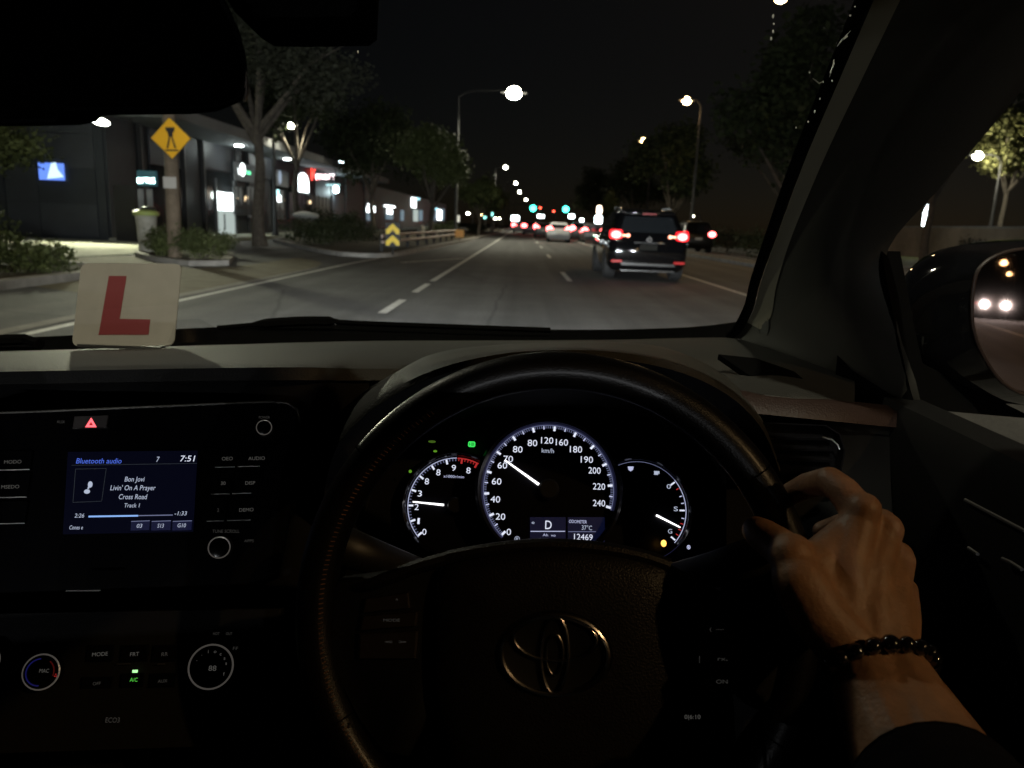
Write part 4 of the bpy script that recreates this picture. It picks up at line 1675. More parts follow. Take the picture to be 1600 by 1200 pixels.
# small display
m = MB()
def prect(F, x0, y0, x1, y1, c):
    return [F.px(x0, y0, c), F.px(x1, y0, c), F.px(x1, y1, c), F.px(x0, y1, c)]
LC = glow('lcd_blue_black', (.10, .14, .60), .028)
m.flat(prect(SF, 828, 808, 884, 851, .001), LC, SF, .001)
m.flat(prect(SF, 887, 808, 945, 853, .001), LC, SF, .001)
m.build('trip_display', sp, smooth=False)
m = MB()
m.ptext('D', SF, 857, 820, 13.5, T_WHITE, .0016, wpx=10, rot=.0001)
m.ptext('e', SF, 833, 816, 5, T_TXT, .0016, wpx=4.5, rot=.0001)
m.flat(prect(SF, 829, 829.6, 883, 830.8, .0016), T_TICK, SF, .0016)
m.flat(prect(SF, 888, 830.2, 931, 831.2, .0016), T_DIM, SF, .0016)
m.ptext('Ah  vo', SF, 858, 836, 4, T_TICK, .0016, wpx=20, rot=.0001)
m.ptext('. 171  a', SF, 855, 843.5, 4.5, T_TXT, .0016, wpx=42, rot=.0001)
m.ptext('ODOMETER', SF, 903, 815, 5, T_TICK, .0016, wpx=28, rot=.0001)
m.ptext('37°C', SF, 917, 824.5, 7, T_TXT, .0016, wpx=16, rot=.0001)
m.ptext('12469', SF, 911.5, 839, 9.3, T_WHITE, .0016, wpx=29, rot=.0001)
m.build('display_text', sp, smooth=False)

# tachometer
tc, TF, TR = dial('tachometer', 712, 790, 75, -.019)
m = MB()
for i in range(0, 41):
    ang = 221 + (66 - 221) * i / 40
    w = radians(ang)
    major = i % 5 == 0
    ro, ri = TR * .98, TR * (.88 if major else .93)
    wd_ = TR * (.02 if major else .008)
    d = (cos(w), sin(w))
    n = (-sin(w), cos(w))
    mm = T_RED if ang < 90 else (T_WHITE if major else T_DIM)
    m.flat([(d[0] * ri - n[0] * wd_, d[1] * ri - n[1] * wd_), (d[0] * ro - n[0] * wd_, d[1] * ro - n[1] * wd_),
            (d[0] * ro + n[0] * wd_, d[1] * ro + n[1] * wd_), (d[0] * ri + n[0] * wd_, d[1] * ri + n[1] * wd_)], mm, TF, .0008)
m.build('tick_marks', tc, smooth=False)
m = MB()
m.ring(TF, TR * .985, TR * 1.0, .0012, T_TICK, 223, 92, 60)
m.ring(TF, TR * .975, TR * 1.0, .0012, T_RED, 91, 64, 20)
m.build('lit_rim', tc, smooth=False)
m = MB()
for s_, x, y in [('0', 663, 831), ('1', 654, 814), ('2', 651, 792), ('3', 656, 771), ('8', 667, 752), ('8', 685, 738), ('9', 709, 731),
                 ('8', 732, 735)]:
    m.ptext(s_, TF, x, y, 9.5, T_WHITE, .001, wpx=(6.5 if s_ != '1' else 3.5), rot=.0001)
m.ptext('x1000r/min', TF, 709, 744.5, 4.2, T_TICK, .001, wpx=32, rot=.0001)
m.build('numerals', tc, smooth=False)
needle(tc, TF, (693.5, 789), (645, 784), .0011, .0006)
m = MB()
m.lathe([(TR * .17, .0), (TR * .17, .006), (TR * .14, .008)], mat('needle_hub', (.006, .006, .007), .4), TF, 28)
m.build('needle_hub', tc)

# fuel gauge
fg, FF, FR_ = dial('fuel_gauge', 997, 796, 75, -.019)
m = MB()
for k, ang in enumerate([38, 29, 19, 10, 1, -9, -16, -24, -31, -38]):
    w = radians(ang)
    major = k in (0, 4, 9)
    ro, ri = FR_ * .97, FR_ * (.86 if major else .91)
    wd_ = FR_ * (.016 if major else .01)
    d = (cos(w), sin(w))
    n = (-sin(w), cos(w))
    m.flat([(d[0] * ri - n[0] * wd_, d[1] * ri - n[1] * wd_), (d[0] * ro - n[0] * wd_, d[1] * ro - n[1] * wd_),
            (d[0] * ro + n[0] * wd_, d[1] * ro + n[1] * wd_), (d[0] * ri + n[0] * wd_, d[1] * ri + n[1] * wd_)],
           T_WHITE if major else T_RED if k in (1, 6, 7, 8) else T_TICK, FF, .0008)
m.build('tick_marks', fg, smooth=False)
m = MB()
m.ring(FF, FR_ * .985, FR_ * 1.0, .0012, T_TICK, 40, -41, 50)
m.ring(FF, FR_ * .99, FR_ * 1.0, .0012, T_DIM, 128, 40, 50)
m.ring(FF, FR_ * 1.05, FR_ * 1.06, .0125, T_GLOWB, -40, -110, 30)
m.build('lit_rim', fg, smooth=False)
m = MB()
for s_, x, y, hh in [('0', 1045, 760, 7), ('S', 1056, 795, 7), ('G', 1047, 830, 7)]:
    m.ptext(s_, FF, x, y, hh, T_TXT, .001, wpx=6.5, rot=.0001)
m.build('numerals', fg, smooth=False)
m = MB()
m.prism([FF.px(x, y, .001) for x, y in [(981, 729), (990, 729), (989, 734), (985.5, 736.5), (982, 734)]], T_TICK, FF, .0008, .0014)
a, b = FF.px(1025, 739, .001)
m.box((a, b, .0012), (.0042, .004, .0006), T_TXT, FF)
m.box((a + .003, b + .0006, .0012), (.0012, .003, .0006), T_TXT, FF)
m.build('gauge_icon', fg, smooth=False)
needle(fg, FF, (1025.5, 805), (1063, 824), .0010, .0006)

# warning lights on the panel
def warn(px, py, w, h, mm, kind_='box', nm='warning_light', rot=0.0):
    m = MB()
    a, b = CF.px(px, py, .0)
    k = CF.plen(px, py, 1)
    if kind_ == 'box':
        m.prism(rrect(a - w * k / 2, b - h * k / 2, a + w * k / 2, b + h * k / 2, min(w, h) * k * .3), mm, CF, -.001, .0)
    else:
        m.sphere((a, b, 0), (w * k / 2, h * k / 2, .0006), mm, 12, 6, CF)
    return m.build(nm, cluster, label=None)


GRN = glow('warning_green', (.06, 1.0, .14), .9)
GRD = glow('warning_green_dim', (.35, 1.0, .06), .30)
warn(737, 694, 11, 8.5, GRN)
m = MB()
m.ptext('HB', CF, 737, 694, 5, mat('legend_black', (.0, .03, .0), .6), .0004, wpx=8, rot=.0001)
m.build('warning_legend', cluster, smooth=False)
warn(680, 705, 6, 3.5, GRD, 's')
warn(641, 736.5, 5, 5, GRD, 's')
warn(675, 690, 12, 4, glow('warning_green_faint', (.45, 1.0, .1), .10), 's')
warn(1037, 849, 9, 11, glow('warning_amber', (1.0, .50, .10), 2.2), 's', 'fuel_warning_light')
warn(1076, 855, 6, 7, T_TICK, 's')
m = MB()
m.ptext('O', CF, 1076, 855, 4, mat('legend_black', (.0, .03, .0), .6), .0009, rot=.0001)
m.ptext('®', SF, 808, 842, 8, T_TXT, .001, rot=.0001)
m.build('warning_legend', cluster, smooth=False)

# ---- radio
RF = tilt_frame(W(205, 770, .655), 22, 13)
def rp(lst, F=None, c=0.0):
    return [(F or RF).px(x, y, c) for x, y in lst]
GP = mat('fascia_gloss', (.003, .003, .0035), .16, spec=.35)
m = MB()
m.dome(rp([(-140, 668), (-60, 648), (150, 639), (300, 633), (425, 628), (452, 631), (466, 642), (470, 665), (462, 760), (446, 860), (436, 905), (380, 915),
           (-150, 935)]), [(1.004, -.05), (1.0, -.004), (.992, .0), (.985, -.0015)], GP, RF)
radio = m.build('radio', car, angle=30)
m = MB()
m.tube([RF.pt(*RF.px(x, y, .001), .001) for x, y in [(-60, 647), (60, 643), (160, 638.5), (300, 632.5), (425, 627.5), (450, 630), (465, 641), (469.5, 662)]],
       .0011, mat('gloss_edge', (.30, .29, .26), .18, .8), 6)
m.build('edge_glint', radio)  # thin bright tube added as the highlight along the panel's top edge
m = MB()
m.flat(rp([(106, 706), (309, 704), (302, 831), (98, 835)], None, .0012), T_SCR, RF, .0012)
scr = m.build('screen', radio, smooth=False)
m = MB()
c = .0018
sh = .12
def st(s_, x, y, h, w, mm, align='l', shear=.16):
    m.ptext(s_, RF, x, y, h, mm, c, align, w, shear)
st('Bluetooth audio', 119, 720, 8.2, 71, T_BLUE)
st('7', 247, 717.5, 8, 5, T_TXT, 'c')
st('7:51', 305, 716.3, 9.2, 23, T_WHITE, 'r')
st('Bon Jovi', 210.5, 748.5, 7.6, 31, T_TXT, 'c')
st("Livin' On A Prayer", 208, 762, 7.8, 70, T_TXT, 'c')
st('Cross Road', 208, 776, 7.8, 44, T_TXT, 'c')
st('Track 1', 206.5, 789.5, 6.4, 24, T_TXT, 'c')
st('2:26', 131.5, 805.5, 6.3, 15, T_TXT, 'r')
st('-1:33', 292, 802, 6.3, 19, T_TXT, 'r')
st('Cones e', 108.5, 824, 6.2, 21, T_TXT)
for x in (218, 251, 284):
    pass
st('03', 218, 821.5, 6.2, 8.5, T_TXT, 'c')
st('S13', 251, 821.3, 6.2, 10, T_TXT, 'c')
st('G10', 284, 820.8, 6.2, 13, T_TXT, 'c')
m.flat(rp([(138.5, 805.8), (216, 804.6), (216, 807), (138, 808.4)], None, c), T_BAR, RF, c)
m.flat(rp([(216.5, 805), (270, 804), (270, 805.4), (216.5, 806.4)], None, c), T_DIM, RF, c)
m.build('screen_text', radio, smooth=False)
m = MB()
BLB = glow('soft_button_blue', (.10, .12, .55), .05)
for x0, x1 in ((204, 234), (236, 267), (269, 300)):
    m.flat(rp([(x0 + 1, 815), (x1, 814), (x1 - 1, 828), (x0, 829)], None, .0015), BLB, RF, .0015)
    m.flat(rp([(x0 + 1, 814.2), (x1, 813.2), (x1, 814.2), (x0 + 1, 815.2)], None, .0016), T_DIM, RF, .0016)
# album frame and note
for seg in ([(118, 733), (166, 732)], [(166, 732), (159, 782)], [(114, 785), (159, 783)], [(118, 733), (114, 785)], [(112, 727), (308, 724)]):
    a = Vector((*RF.px(*seg[0], .0016), 0))
    b = Vector((*RF.px(*seg[1], .0016), 0))
    n = (b - a).normalized()
    n = Vector((-n.y, n.x, 0)) * .00018
    m.flat([tuple((a + n)[:2]), tuple((b + n)[:2]), tuple((b - n)[:2]), tuple((a - n)[:2])], glow('frame_line', (.5, .6, .7), .05), RF, .0016)
m.build('screen_graphic', radio, smooth=False)
m = MB()
a, b = RF.px(136, 768, .0018)
m.sphere((a, b, .0019), (.0026, .0021, .0002), T_TXT, 14, 5, RF)
a, b = RF.px(141, 757, .0018)
m.sphere((a, b, .0019), (.0020, .0030, .0002), T_TXT, 14, 5, RF)
m.prism(rp([(137.5, 764), (140, 764), (143, 755), (140.5, 755)]), T_TXT, RF, .0018, .002)
m.build('music_note', radio)
# hazard button
m = MB()
m.dome(rp([(117, 651), (171, 649), (168, 668), (114, 670)]), [(1.02, -.002), (1, .0015), (.95, .0022)], mat('hazard_cap', (.05, .04, .035), .5), RF)
hz = m.build('hazard_button', radio, smooth=False)
m = MB()
HR = glow('hazard_red', (1.0, .10, .12), 2.4)
tri = [(142.5, 652.5), (151, 667.5), (133, 667.5)]
tin = [(142.2, 659), (145.3, 664.4), (138.8, 664.4)]
P3 = rp(tri, None, .0026)
Q3 = rp(tin, None, .0026)
for i in range(3):
    j = (i + 1) % 3
    m.flat([P3[i], P3[j], Q3[j], Q3[i]], HR, RF, .0026)
m.build('hazard_triangle', radio, smooth=False)
m = MB()
m.flat(rp([(134.5, 666.6), (142.4, 655), (149.5, 666.6)], None, .0024), glow('hazard_red_dim', (1, .02, .02), .35), RF, .0024)
m.build('hazard_glow', radio, smooth=False)


def rbutton(x0, y0, x1, y1, txt, edge=1.0, h=5.5, tx=None, dim=False, F=None, parent=None, sl=-.165):
    """push button; its lower edge carries a thin bright trim line"""
    F = F or RF
    m = MB()
    dxx = (y1 - y0) * sl
    pts = rp([(x0, y0), (x1, y0 - (x1 - x0) * .02), (x1 + dxx, y1 - (x1 - x0) * .02), (x0 + dxx, y1)], F)
    m.dome(pts, [(1.0, -.002), (.985, .0008), (.95, .0012)], GP, F)
    if edge > 0:
        e = rp([(x0 + dxx, y1 - 1.0), (x0 + dxx + (x1 - x0) * edge, y1 - (x1 - x0) * .02 * edge - 1.0)], F)
        m.tube([F.pt(*e[0], .0008), F.pt(*e[1], .0008)], .0007, SATIN, 6)
    if txt:
        m.ptext(txt, F, (x0 + x1) / 2 + dxx * .45 if tx is None else tx, (y0 + y1) / 2 + 1, h, T_BTND if dim else T_BTN, .0022)
    m.build('button', parent or radio, smooth=False)


rbutton(341, 700, 374, 731, 'OEO', .95)
rbutton(376, 700, 415, 730, 'AUDIO', .9, tx=401)
rbutton(336, 735, 367, 773, '30', .95)
rbutton(369, 735, 408, 772, 'DISP', .8, tx=391)
rbutton(329, 777, 358, 815, '2', .95, dim=True)
rbutton(361, 777, 400, 814, 'DEMO', .95, tx=385)
rbutton(-30, 705, 53, 736, 'MODO', .99, tx=20)
rbutton(-36, 740, 50, 779, 'MSEDO', .99, tx=16)
rbutton(-42, 784, 46, 820, '', .99)
m = MB()
m.ptext('TUNE SCROLL', RF, 353, 830, 5, T_BTND, .0022, wpx=42)
m.ptext('APPS', RF, 389, 845, 4.5, T_BTND, .0022, wpx=15)
m.ptext('POWER', RF, 413, 652, 4, T_BTND, .0022, wpx=17)
m.ptext('AUX', RF, 95, 659, 4.5, T_BTND, .0022, wpx=13)
m.build('panel_legend', radio, smooth=False)


def knob(px, py, rpx, F, parent, name='knob', h=.012, ringm=None, marks=None, thin=.0009):
    a, b = F.px(px, py, 0)
    k = F.plen(px, py, 1)
    R = rpx * k
    m = MB()
    m.lathe([(R * 1.02, -.001), (R * .99, h * .8), (R * .95, h), (R * .6, h + .0006)], GP, F, 40, a, b)
    kb = m.build(name, parent)
    m = MB()
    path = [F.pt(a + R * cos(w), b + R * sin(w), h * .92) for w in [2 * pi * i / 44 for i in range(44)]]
    m.tube(path, thin, mat('ring_sheen_glow', (.5, .48, .45), .35, .8, emit=(1, .9, .8), es=.05), 6, closed=True)  # faint glow stands in for light reflected off the ring
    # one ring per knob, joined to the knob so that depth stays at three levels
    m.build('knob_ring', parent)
    return a, b, R


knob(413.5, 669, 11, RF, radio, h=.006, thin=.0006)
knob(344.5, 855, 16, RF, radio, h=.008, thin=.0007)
m = MB()
m.tube([W(103, 922.5, .585), W(157, 922, .590)], .0011, SATIN, 6)
m.build('lower_trim', radio)

# ---- climate control
KF = tilt_frame(W(200, 1040, .60), 27, 12)
m = MB()
m.dome(rp([(-160, 960), (440, 950), (425, 1165), (-170, 1185)], KF), [(1.0, -.03), (.995, -.003), (.985, -.002)], PLAD, KF)
clim = m.build('climate_control', car, angle=30)
RINGW = mat('ring_dull', (.35, .33, .30), .3, 1.0)
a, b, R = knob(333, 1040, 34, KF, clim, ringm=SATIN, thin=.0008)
m = MB()
m.ptext('88', KF, 332, 1044, 8, T_BTN, .0135, wpx=12)
for ang, s_ in ((100, 'i'), (75, 'o'), (52, 'c'), (30, 's'), (10, 's'), (125, '-'), (150, '-'), (-30, 'f')):
    w = radians(ang)
    m.text(s_, KF, a + R * .72 * cos(w), b + R * .72 * sin(w), .003, T_BTN if ang < 110 else T_BTND, .0135)
m.ptext('HOT', KF, 338, 990, 4.5, T_BTND, .004, wpx=10)
m.ptext('OUT', KF, 358, 990, 4.5, T_BTND, .004, wpx=10)
m.ptext('FF', KF, 368, 1013, 5, T_BTND, .004, wpx=8)
m.build('knob_legend', clim, smooth=False)
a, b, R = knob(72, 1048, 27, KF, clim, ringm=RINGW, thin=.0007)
m = MB()
m.ptext('MAC', KF, 69, 1048, 6, T_BTN, .0135, wpx=15)
m.ptext('△', KF, 87, 1055, 5, glow('knob_red', (1, .05, .05), .35), .0135, wpx=5)
m.build('knob_legend', clim, smooth=False)
m = MB()
m.ring(KF, R * .72, R * .8, .0135, glow('knob_red_arc', (1, .05, .05), .03), 50, -20, 20, a, b)
m.ring(KF, R * .72, R * .8, .0135, glow('knob_blue_arc', (.1, .1, 1), .05), 90, 270, 30, a, b)
m.build('temperature_arc', clim, smooth=False)
m = MB()
for i in range(2):
    pass
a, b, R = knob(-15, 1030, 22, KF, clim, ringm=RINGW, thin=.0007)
m.ring(KF, R * .7, R * 1.0, .0135, glow('knob_blue_side', (.1, .15, 1), .12), 60, -60, 20, a, b)
m.build('temperature_arc', clim, smooth=False)
for x0, x1, tx, s_, dim in ((137, 178, 157, 'MODE', False), (190, 233, 212, 'FRT', False), (240, 277, 258, 'RR', True)):
    rbutton(x0, 1008, x1, 1034, s_, 0, 6, dim=dim, F=KF, parent=clim, sl=-.1)
for x0, x1 in ((182, 204), (246, 258)):
    m = MB()
    m.tube([KF.pt(*KF.px(x0, 1038, .002), .002), KF.pt(*KF.px(x1, 1038 - (x1 - x0) * .03, .002), .002)], .0007, SATIN, 6)
    m.build('button_trim', clim)
rbutton(128, 1058, 176, 1076, 'OFF', 0, 5, dim=True, F=KF, parent=clim, sl=-.1)
rbutton(190, 1052, 225, 1074, '', 0, 5, dim=True, F=KF, parent=clim, sl=-.1)
rbutton(235, 1052, 275, 1074, 'AUX', 0, 5, dim=True, F=KF, parent=clim, sl=-.1)
m = MB()
m.flat(rp([(207, 1046.8), (215.5, 1046.5), (215, 1051), (206.5, 1051.2)], KF, .003), glow('led_green', (.45, 1, .40), 1.3), KF, .003)
m.build('indicator_light', clim, smooth=False)
m = MB()
m.ptext('A/C', KF, 209, 1062, 6, glow('led_green_text', (.15, 1, .10), .55), .003, wpx=12)
m.build('indicator_legend', clim, smooth=False)
m = MB()
m.ptext('ECO3', KF, 176, 1125, 8, T_BTND, .003, wpx=22)
m.build('panel_legend', clim, smooth=False)

# ---- steering wheel
SW = tilt_frame(W(871, 952, .52), 19)
RM, RT = .1775, .0147
m = MB()
path = [SW.pt(RM * cos(w), RM * sin(w), 0) for w in [2 * pi * i / 96 for i in range(96)]]
GRIM = mat('rim_leather', (.003, .0026, .0024), .40, bump=('vor', 700, .35, .0005), spec=.2, coat=.08)
GRIM.node_tree.nodes['Principled BSDF'].inputs['Coat Roughness'].default_value = .22
m.tube(path, RT, GRIM, 20, closed=True)
wheel = m.build('steering_wheel', car, angle=80)
# smooth upper section with seams
m = MB()
for ang in (36, 144, -28, 208):
    w = radians(ang)
    c = SW.pt(RM * cos(w), RM * sin(w), 0)
    F = Frame(c, SW.n, SW.u * cos(w) + SW.v * sin(w))
    m = MB()
    m.tube([F.pt(RT * 1.01 * cos(q), RT * 1.01 * sin(q), 0) for q in [2 * pi * i / 20 for i in range(20)]], .0006, RUBB, 5, closed=True)
    m.build('rim_seam', wheel)
# stitching on the inner side of the rim
m = MB()
STI = mat('brown_stitch', (.16, .07, .03), .7)
for i in range(100):
    ang = 125 + 115 * i / 100
    w = radians(ang)
    r1 = RM - RT * .55
    q = SW.pt(r1 * cos(w), r1 * sin(w), RT * .86)
    q2 = SW.pt((r1 + .003) * cos(w + .004), (r1 + .003) * sin(w + .004), RT * .93)
    m.tube([q, q2], .00035, STI, 4)
m.build('stitching', wheel)
GLEA = mat('grip_leather', (.022, .017, .015), .33, bump=('vor', 420, .7, .001), spec=.6)


def swp(lst, c=0.0):
    return [SW.px(x, y, c) for x, y in lst]


m = MB()
m.dome(swp([(p.x, p.y) for p in smoothpx([(672, 1000), (676, 930), (690, 885), (735, 866), (800, 855), (865, 851), (935, 856), (1000, 868), (1050, 888), (1064, 930), (1070, 1000),
                                         (1064, 1100), (1035, 1200), (970, 1290), (870, 1320), (770, 1290), (705, 1200), (676, 1100), (672, 1001)], 60)][:-1], .02),
       [(1.0, -.045), (1.0, .006), (.985, .013), (.94, .018), (.8, .022), (.5, .025)], LEATH, SW)
hub = m.build('airbag_cover', wheel, angle=60)
m = MB()
m.dome(swp([(530, 905), (620, 893), (690, 868), (672, 1000), (676, 1110), (640, 1180), (600, 1175), (560, 1120), (520, 1040), (495, 985)], .0),
       [(1, -.02), (1, .002), (.95, .006)], PLAD, SW)
m.build('spoke', wheel, angle=60)
m = MB()
m.dome(swp([(1050, 884), (1110, 915), (1190, 960), (1262, 985), (1255, 1050), (1190, 1100), (1130, 1180), (1060, 1150), (1066, 1000)], .0),
       [(1, -.02), (1, .002), (.95, .006)], PLAD, SW)
m.build('spoke', wheel, angle=60)
m = MB()
m.dome(swp([(790, 1290), (950, 1290), (930, 1420), (810, 1420)]), [(1, -.02), (1, .002), (.95, .006)], PLAD, SW)
m.build('spoke', wheel, angle=60)
# raised leather lip along the top of the spokes
m = MB()
lip = smoothpx([(545, 919, .004), (575, 914, .01), (610, 902, .012), (650, 886, .013), (700, 872, .012)], 16)
m.tube([SW.pt(*SW.px(p.x, p.y, p.z), p.z) for p in lip], [.002 + .003 * min(1, i / 6) for i in range(16)], LEATH, 8)
m.build('spoke_lip', wheel)
m = MB()
lip = smoothpx([(700, 872, .012), (740, 864, .014), (800, 856, .014), (865, 853, .014), (930, 857, .014), (1000, 869, .013), (1045, 884, .012)], 24)
m.tube([SW.pt(*SW.px(p.x, p.y, p.z), p.z) for p in lip], .0055, LEATH, 10)
m.build('cover_lip', wheel)
# emblem
DCHR = mat('dark_chrome', (.62, .58, .54), .18, 1.0)
ea, eb = SW.px(867, 1022, .026)
k = SW.plen(867, 1022, 1)
EF = Frame(SW.pt(ea, eb, .026), SW.u, SW.v)
m = MB()
m.dome([(90 * k * cos(w), 66 * k * sin(w)) for w in [2 * pi * i / 48 for i in range(48)]], [(1.02, -.004), (1, 0), (.95, -.0006)], mat('badge_black', (.004, .004, .004), .45, spec=.3), EF)
m.build('badge_base', wheel)
m = MB()
def ell(cx, cy, rx, ry, r, z=.0015):
    m.tube([EF.pt((cx + rx * cos(w)) * k, (cy + ry * sin(w)) * k, z) for w in [2 * pi * i / 64 for i in range(64)]], r, DCHR, 8, closed=True)
SATIN_ = SATIN
ell(0, 0, 82, 59, .0019)
ell(0, 23, 64, 32, .0013)
ell(0, 0, 21, 57, .0013)
ell(0, 0, 13, 30, .0008)
m.build('badge', wheel)


def swbutton(pts, txt=None, tp=None, h=6, dim=True, w=None):
    left = pts[0][0] < 900
    m = MB()
    m.dome(swp(pts, .009), [(1, .004), (.97, .0095), (.90, .0105)], mat('switch_plastic_in_light', (.012, .009, .008), .5, spec=.2) if left else mat('switch_plastic_in_shadow', (.05, .036, .03), .45, spec=.4), SW)  # one plastic: right lightened against the hand's shadow, left darkened where lit
    if txt:
        m.ptext(txt, SW, tp[0], tp[1], h, T_BTND if dim else T_BTN, .0112, wpx=w)
    m.build('switch', wheel, smooth=False)


swbutton([(1074, 937), (1145, 966), (1147, 973), (1074, 945)])
swbutton([(1078, 955), (1146, 976), (1158, 1003), (1082, 990)], '(  —', (1120, 983), 5, w=22)
swbutton([(1083, 996), (1160, 1008), (1160, 1046), (1084, 1044)])
swbutton([(1110, 1014), (1148, 1018), (1148, 1043), (1110, 1043)], 'rx,', (1129, 1029), 6, w=15)
swbutton([(1084, 1050), (1160, 1052), (1150, 1082), (1084, 1082)], 'ON', (1128, 1065), 6, w=18)
swbutton([(570, 935), (640, 925), (642, 950), (565, 958)], 'n', (620, 936), 5)
swbutton([(565, 962), (655, 955), (652, 978), (560, 985)], 'MODE', (612, 969), 4.5, w=26)
swbutton([(560, 990), (655, 984), (652, 1030), (558, 1030)], '< >', (618, 1003), 5, w=34)
m = MB()
m.ptext('0|6:10', SW, 1082, 1120, 6.5, T_BTN, .0075, wpx=25)
m.ptext('|', SW, 1093, 1029, 8, T_BTND, .012)
m.build('switch_legend', wheel, smooth=False)
m = MB()
m.tube([SW.pt(*SW.px(1083, 1088, .008), .008), SW.pt(*SW.px(1130, 1088, .008), .008)], .0005, SATIN, 5)
m.build('switch_trim', wheel)
m = MB()
m.tube([SW.pt(*SW.px(546, 1130, .012), .012), SW.pt(*SW.px(537, 1160, .010), .010)], .0008, SATIN, 5)
m.build('switch_trim', wheel)

# stalks behind the wheel
def stalk(name, pts, rs, legends):
    m = MB()
    P = smoothpx([W(*p) for p in pts], 14)
    m.tube(P, [rs[0] + (rs[1] - rs[0]) * i / 13 for i in range(14)], mat('stalk_plastic', (.008, .007, .006), .5), 14)
    s = m.build(name, car)
    d = (P[-1] - P[0]).normalized()
    mid = P[len(P) // 2]
    F = Frame(mid + Vector((0, -.0165, .004)), (abs(d.x), d.y * (1 if d.x > 0 else -1), d.z * (1 if d.x > 0 else -1)), (0, .3, 1))
    m = MB()
    for tx, x, y, h, w, mm in legends:
        m.ptext(tx, F, x, y, h, mm, 0.0, wpx=w)
    m.build('stalk_legend', s, smooth=False)
    return s


SLG = glow('stalk_legend', (1, .55, .25), .05)
stalk('indicator_stalk', [(520, 846, .60), (560, 862, .60), (610, 880, .62), (680, 905, .66)], (.0175, .013), [('-D', 580, 872, 6, 9, SLG), ('ED', 567, 868, 5, 6, SLG), ('AUTO', 600, 876, 7, 15, SLG), ('>', 618, 882, 5, 5, SLG)])
stalk('wiper_stalk', [(1205, 862, .60), (1160, 876, .60), (1110, 890, .62), (1040, 906, .66)], (.0175, .013),
      [('[', 1113, 887, 14, 5, T_BTN), ('CD', 1143, 873, 4, 10, T_BTND), ('6D', 1145, 886, 7, 14, T_BTN)])

# demister vent and side air vent on the right
m = MB()
m.dome([Frame(W(1200, 580, .84), (1, 0, 0), (0, .9, .35)).px(x, y) for x, y in
        [(1122, 557), (1180, 563), (1240, 584), (1262, 602), (1240, 606), (1170, 590)]], [(1.0, -.004), (1, .003), (.9, .0035)], RUBB,
       Frame(W(1200, 580, .84), (1, 0, 0), (0, .9, .35)))
m.build('demister_vent', dash)
m = MB()
VF = tilt_frame(W(1250, 695, .70), 12)
m.dome([VF.px(x, y, .004) for x, y in [(1150, 668), (1200, 660), (1290, 664), (1312, 678), (1320, 705), (1312, 742), (1160, 740)]],
       [(1, -.01), (1, .006), (.95, .007), (.9, -.002)], PIANO, VF)
v = m.build('air_vent', dash)
for yy in (684, 701, 718):
    m = MB()
    a0 = VF.pt(*VF.px(1175, yy, .004), .002)
    a1 = VF.pt(*VF.px(1300, yy + 2, .004), .002)
    m.tube([a0, a1], .0022, PIANO, 6)
    m.build('vent_slat', dash)
m = MB()
m.tube([VF.pt(*VF.px(x, y, .008), .008) for x, y in [(1285, 683), (1300, 687), (1309, 695), (1312, 702)]], .0008, SATIN, 6)
m.build('vent_trim', dash)

# ---- windscreen pillar (driver side) with airbag emblem
E1 = [(1148, 527, 1.13), (1160, 516, 1.11), (1178, 482, 1.07), (1189, 440, 1.03), (1213, 372, .96), (1258, 250, .86), (1318, 110, .74),
      (1374, -20, .64), (1425, -140, .55)]
E2 = [(1258, 562, .97), (1290, 585, .92), (1438, 645, .79), (1412, 520, .82), (1391, 400, .84), (1478, 292, .76), (1560, 196, .69),
      (1650, 90, .62), (1760, -40, .54)]
e1 = smoothpx([W(*p) for p in E1], 40)
e2 = smoothpx([W(*p) for p in E2], 40)
rows = []
for f_, off in ((0, 0.0), (.07, -.006), (.16, -.020), (.35, -.036), (.6, -.036), (.85, -.012), (1, .01)):
    rows.append([a.lerp(b, f_) + Vector((0, off, 0)) for a, b in zip(e1, e2)])
m = MB()
m.grid(rows, PILL)
pil = m.build('windscreen_pillar', car, angle=70)
m = MB()
m.tube([p + Vector((-.004, .012, 0)) for p in e1], .007, RUBB, 8)
m.build('rubber_seal', pil)
m = MB()
m.grid([[p + Vector((-.001, -.003, 0)) for p in e1[7:]], [a.lerp(b, .10) + Vector((0, -.014, 0)) for a, b in zip(e1[7:], e2[7:])]],
       mat('pillar_lit_edge_pale', (.38, .345, .26), .6, spec=.2))  # pale strip: light along the pillar's edge put into the colour
m.build('pillar_lit_edge', pil)


def to_px(p):
    c = CAMM.transposed() @ (Vector(p) - EYE)
    return 800 + FPX * c.x / -c.z, 600 - FPX * c.y / -c.z


best = min(((hypot(to_px(rows[i][k])[0] - 1196, to_px(rows[i][k])[1] - 508), i, k) for i in range(1, 6) for k in range(1, 38)))
_i, _k = best[1], best[2]
_du = (rows[_i + 1][_k] - rows[_i][_k]).normalized()
_dv = (rows[_i][_k + 1] - rows[_i][_k - 1]).normalized()
_rp = ray(1194, 508)
_n = _du.cross(_dv)
_pt = EYE + _rp * ((rows[_i][_k] - EYE).dot(_n) / _rp.dot(_n))
m = MB()
PF = Frame(_pt, _du if _du.x > 0 else -_du, _dv if _dv.z > 0 else -_dv)
m.dome([(.015 * cos(w), .021 * sin(w)) for w in [2 * pi * i / 24 for i in range(24)]], [(1, -.012), (1, .0008), (.9, .0012), (.85, .0006), (.5, .0008)],
       mat('badge_dark_trim', (.012, .011, .009), .6), PF)
m.build('airbag_emblem', pil)
